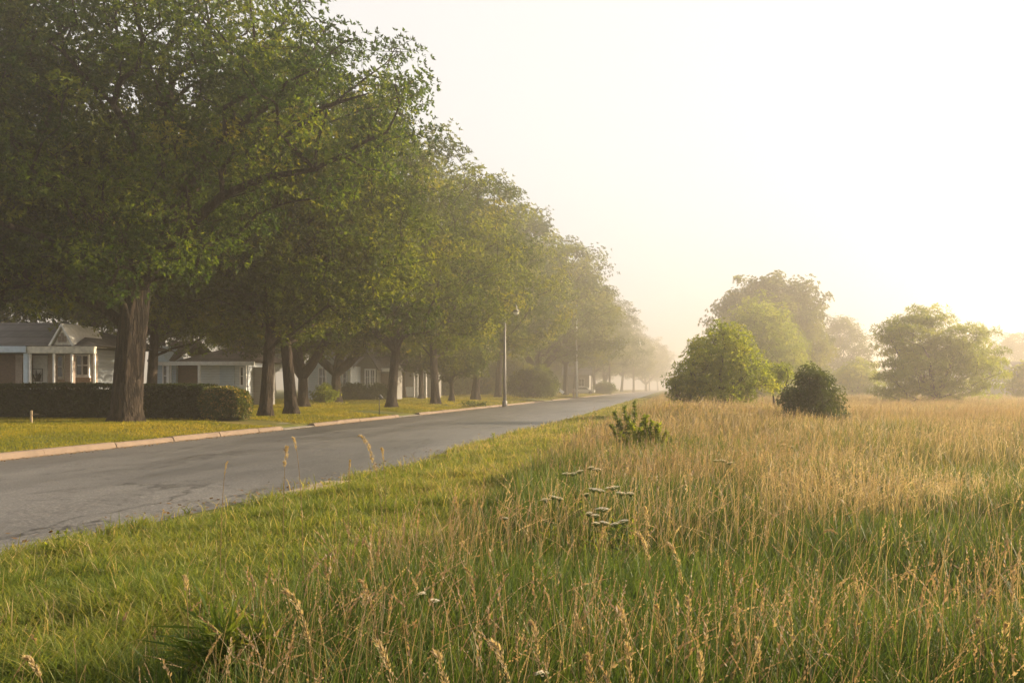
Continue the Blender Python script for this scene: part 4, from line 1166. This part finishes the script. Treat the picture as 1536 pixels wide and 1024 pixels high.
def seed_stalk(px, py, d, bx, hl, wdt, label, droop=0.0, shared=False):
    """tip at (px,py) at depth d; foot at picture x bx; hl = head length m; wdt = head half width"""
    xt, zt = PX(px, d), PZ(py, d); xb = PX(bx, d); g = float(gh(xb, d)); rng = np.random.default_rng(int(px*13+py*3))
    hl *= 1.45; wdt *= .92
    o = empty('seed_stalk', (xb, d, g), 0, label, 'seed stalk', 'dry seed stalks')
    tip = np.array([xt-xb, rng.uniform(-.05, .05), zt-g])
    def C(t):
        a = np.array([0, 0, tip[2]*.62]) + tip*np.array([.1, .1, 0]); peak = tip + np.array([-.25*tip[0], 0, .12*droop])
        b = tip*np.array([.55, .55, 0]) + np.array([0, 0, tip[2]*(.98+.5*droop)])
        return (1-t)**3*0 + 3*(1-t)**2*t*a + 3*(1-t)*t*t*b + t**3*tip
    ts = np.linspace(0, 1, 15); pts = np.array([C(t) for t in ts])
    st = MB(); st.tube([tuple(p) for p in pts], list(np.linspace(.0028, .0012, 15)), 6)
    so = st.build('stem', M['husk'], o)
    so.data.attributes.new('tint', 'FLOAT', 'POINT'); so.data.attributes.new('along', 'FLOAT', 'POINT')
    seg = np.linalg.norm(np.diff(pts, axis=0), axis=1).sum(); t0 = max(.35, 1-hl/seg)
    n = int(60 + 240*hl)
    tt = t0+(1-t0)*rng.random(n)**.9
    P = np.array([C(t) for t in tt]); T = norm(np.array([C(min(1, t+.02))-C(t-.02) for t in tt]))
    rel = (tt-t0)/(1-t0); env = np.sin(PI*np.clip(.12+.86*rel, 0, 1))**.8
    ou = norm(np.cross(T, norm(rng.normal(size=(n, 3)))))
    P = P + ou*(wdt*env*rng.random(n)*.7)[:, None]
    d_ = norm(T*1.0 + ou*.5); d_[:, 2] -= droop*.5
    s = norm(np.cross(d_, rng.normal(size=(n, 3))))
    l = (.009+.011*rng.random(n))*(wdt/.012)**.5; w = l*.17
    V = np.stack([P, P+d_*(l*.45)[:, None]+s*w[:, None], P+d_*l[:, None], P+d_*(l*.45)[:, None]-s*w[:, None]], 1).reshape(-1, 3)
    tint = np.repeat(np.clip(rng.uniform(.2, .9)+rng.normal(0, .2, n), 0, 1), 4)
    link('seed_head', np_mesh('seed_head', V, np.arange(len(V)).reshape(-1, 4), attrs={'tint': tint, 'along': np.ones(len(V))*.8}), M['husk'], o)

SH = 'one of the tan seed stalks scattered through the foreground grass'
stalks = [
 (541, 653, 7.6, 578, .36, .021, 'tall plumed seed stalk rising against the road, thickest of the roadside ones'),
 (575, 672, 7.8, 580, .2, .012, 'thin seed stalk just right of the tall plume before the road'),
 (428, 672, 7.2, 424, .24, .022, 'feathery seed stalk standing against the road, left of the leaning one'),
 (442, 656, 7.4, 455, .2, .011, 'slender leaning seed stalk against the middle of the road'),
 (345, 692, 6.8, 330, .18, .006, 'faint thin seed stalk nearest the hedge side of the road'),
 (526, 690, 7.5, 522, .2, .008, 'short pale stalk left of the tall plume on the verge'),
 (430, 885, 3.7, 480, .24, .017, 'fat pale seed head leaning left near the bottom of the frame'),
 (274, 866, 4.4, 284, .12, .012, 'lone upright seed head on the mown side near the frame bottom'),
 (42, 985, 3.2, 90, .12, .012, 'bent seed head in the bottom corner beside the mown grass'),
 (968, 762, 5.6, 975, .26, .016, 'tall tan plume at the centre of the tall grass, upper of two'),
 (955, 800, 5.4, 985, .2, .016, 'loose tan plume just below the tall central plume'),
 (1003, 815, 5.2, 1030, .24, .016, 'leaning tan plume right of the central plumes'),
 (908, 790, 5.6, 893, .16, .010, 'narrow tan head left of the central plumes'),
 (1478, 884, 4.2, 1515, .2, .014, 'branching seed head at the field side edge of the frame', .25),
 (1528, 862, 4.2, 1512, .26, .016, 'upright thick plume close to the field side edge'),
 (1463, 935, 3.8, 1480, .12, .014, 'hooked drooping head low at the field side', .5),
 (1506, 935, 3.5, 1500, .22, .014, 'low thick head at the field side frame corner'),
 (1372, 866, 4.6, 1325, .16, .008, 'arching drooping stalk in the green grass of the field side', .6),
 (1255, 800, 5.2, 1190, .12, .010, 'small arching stalk in the mid field', .4),
 (795, 938, 3.6, 815, .2, .016, SH), (928, 912, 3.8, 950, .2, .016, SH), (940, 965, 3.4, 950, .18, .015, SH), (985, 905, 4.0, 992, .2, .014, SH),
 (1032, 898, 4.0, 1036, .26, .015, SH), (1136, 962, 3.4, 1142, .14, .014, SH), (1090, 846, 5.0, 1094, .2, .012, SH), (1108, 915, 4.0, 1100, .2, .014, SH),
 (560, 962, 3.4, 600, .22, .014, SH), (735, 965, 3.4, 775, .2, .014, SH), (862, 925, 3.8, 880, .2, .012, SH), (1240, 925, 3.8, 1245, .16, .012, SH),
 (650, 980, 3.2, 680, .18, .014, SH), (1180, 915, 4.0, 1192, .18, .012, SH), (700, 850, 4.6, 720, .2, .010, SH), (880, 985, 3.2, 890, .16, .014, SH),
 (1050, 985, 3.2, 1052, .16, .014, SH), (1285, 870, 4.4, 1290, .18, .010, SH), (1185, 735, 7.5, 1175, .2, .012, SH), (540, 870, 4.2, 575, .2, .010, SH),
]
for s in stalks: seed_stalk(*s)

def weed(name, px, py, d, spikes, label, L=.05, W=.02, n=70, mat='weedleaf', cat='weed'):
    x = PX(px, d); zt = PZ(py, d); g = float(gh(x, d)); H = zt-g; rng = np.random.default_rng(int(px+py))
    o = empty(name, (x, d, g), 0, label, cat)
    st = MB(); P = []; Ax = []
    for dx, k in spikes:
        hh = H*k; yy = rng.uniform(-.08, .08)
        st.tube([(dx*.3, 0, -.02), (dx*.8, yy*.6, hh*.5), (dx, yy, hh)], [.007, .005, .002], 6)
        t = rng.random(n)**.8
        P.append(np.stack([dx*(.3+.7*t), yy*t, hh*t], -1)); a = rng.random(n)*2*PI
        Ax.append(np.stack([np.cos(a), np.sin(a), .7*np.ones(n)], -1)*(1.2-.6*t)[:, None])
    so = st.build('stem', M[mat], o); so.data.attributes.new('tint', 'FLOAT', 'POINT')
    P = np.concatenate(P); Ax = np.concatenate(Ax)
    V, Q, C = leaves_mesh(rng, P, Ax, 3, L, W, rng.random(len(P))*.7, .5)
    link('leaf', np_mesh('leaf', V, Q, attrs={'tint': C}), M[mat], o)
weed('spiky_weed', 947, 601, 20.0, [(-.34, .80), (-.14, .90), (.08, 1.0), (-.24, .64), (.22, .6), (.36, .5), (-.05, .7), (-.42, .55)], 'tall dark green spiky weed where the verge meets the golden grass',   .07, .022, 110)
weed('leafy_weed', 968, 624, 18.2, [(-.45, .6), (-.25, .8), (0, 1.0), (.25, .8), (.12, .9), (.4, .6), (-.1, .7)], 'low yellowish leafy weed beside the dark spiky one', .09, .028, 85, 'leaf_pale')
weed('roadside_weed', 741, 651, 22.0, [(-.1, .7), (0, 1.0), (.12, .8)], 'small green weed alone on the road edge midway along the verge', .06, .02, 16, 'leaf_pale')
weed('clover_weed', 92, 796, 8.6, [(-.13, .62), (-.05, .9), (.0, 1.0), (-.2, .4)], 'thin round-leaved weed at the near road edge', .035, .026, 10, 'leaf_pale')
weed('dark_tuft', 330, 938, 4.4, [(-.12, .8), (-.05, 1.0), (.05, .9), (.14, .85), (.2, .7)], 'broad-bladed dark grass tuft on the mown edge near the frame bottom', .22, .012, 34, 'verge', 'grass tuft')
for o in bpy.data.objects:
    if o.type == 'MESH' and o.data.materials and o.data.materials[0] is M['verge'] and 'along' not in o.data.attributes: o.data.attributes.new('along', 'FLOAT', 'POINT')

# ---------------------------------------------------------------- haze, sky, sun, camera
hz = MB().box(-420, 420, -60, 900, -1.2, 33)
m = bpy.data.materials.new('haze'); m.use_nodes = True; nt = m.node_tree; nt.nodes.clear()
out = nt.nodes.new('ShaderNodeOutputMaterial'); pv = nt.nodes.new('ShaderNodeVolumePrincipled')
pv.inputs['Color'].default_value = (1.0, .91, .80, 1); pv.inputs['Density'].default_value = .0026; pv.inputs['Anisotropy'].default_value = .78
nt.links.new(pv.outputs[0], out.inputs['Volume'])
tag(hz.build('haze', m), kind='stuff')

w = bpy.data.worlds.new('World'); scene.world = w; w.use_nodes = True
nt = w.node_tree; nt.nodes.clear()
out = nt.nodes.new('ShaderNodeOutputWorld'); bg = nt.nodes.new('ShaderNodeBackground'); sky = nt.nodes.new('ShaderNodeTexSky')
sky.sky_type = 'NISHITA'; sky.sun_disc = False; sky.sun_elevation = SUN_EL; sky.sun_rotation = SUN_AZ
sky.air_density = 1.0; sky.dust_density = 4.0; sky.ozone_density = 2.0
bg.inputs['Strength'].default_value = .06
hs = nt.nodes.new('ShaderNodeHueSaturation'); hs.inputs['Saturation'].default_value = .25; nt.links.new(sky.outputs[0], hs.inputs['Color'])
veil = nt.nodes.new('ShaderNodeMix'); veil.data_type = 'RGBA'; veil.inputs[0].default_value = .62
nt.links.new(hs.outputs[0], veil.inputs[6]); veil.inputs[7].default_value = (8.1, 7.9, 7.65, 1)       # thin even high cloud, same scale as the sky
nt.links.new(veil.outputs[2], bg.inputs['Color'])
nt.links.new(bg.outputs[0], out.inputs['Surface'])

sl = bpy.data.lights.new('sun', 'SUN'); sl.energy = 5.0; sl.angle = R(.6); sl.color = (1, .80, .55)
so = bpy.data.objects.new('sun', sl); COL.objects.link(so)
sd = Vector((math.sin(SUN_AZ)*math.cos(SUN_EL), math.cos(SUN_AZ)*math.cos(SUN_EL), math.sin(SUN_EL)))
so.rotation_euler = sd.to_track_quat('Z', 'Y').to_euler(); so.location = (40, 40, 60)

cam = bpy.data.cameras.new('camera'); cam.lens = F/1536*36; cam.sensor_width = 36
cam.shift_x = (768-VX)/1536; cam.shift_y = (VY-512)/1536; cam.clip_end = 3000; cam.clip_start = .05
co = bpy.data.objects.new('camera', cam); COL.objects.link(co); co.location = (0, 0, EYE); co.rotation_euler = (PI/2, 0, 0)
scene.camera = co

vs = scene.view_settings; vs.view_transform = 'Standard'; vs.look = 'None'; vs.exposure = 1.45; vs.gamma = 1
c = scene.cycles
c.max_bounces = 8; c.diffuse_bounces = 3; c.glossy_bounces = 2; c.transmission_bounces = 4; c.transparent_max_bounces = 4; c.volume_bounces = 1
c.use_denoising = True
try: c.denoiser = 'OPENIMAGEDENOISE'
except Exception: pass
c.sample_clamp_indirect = 4.0
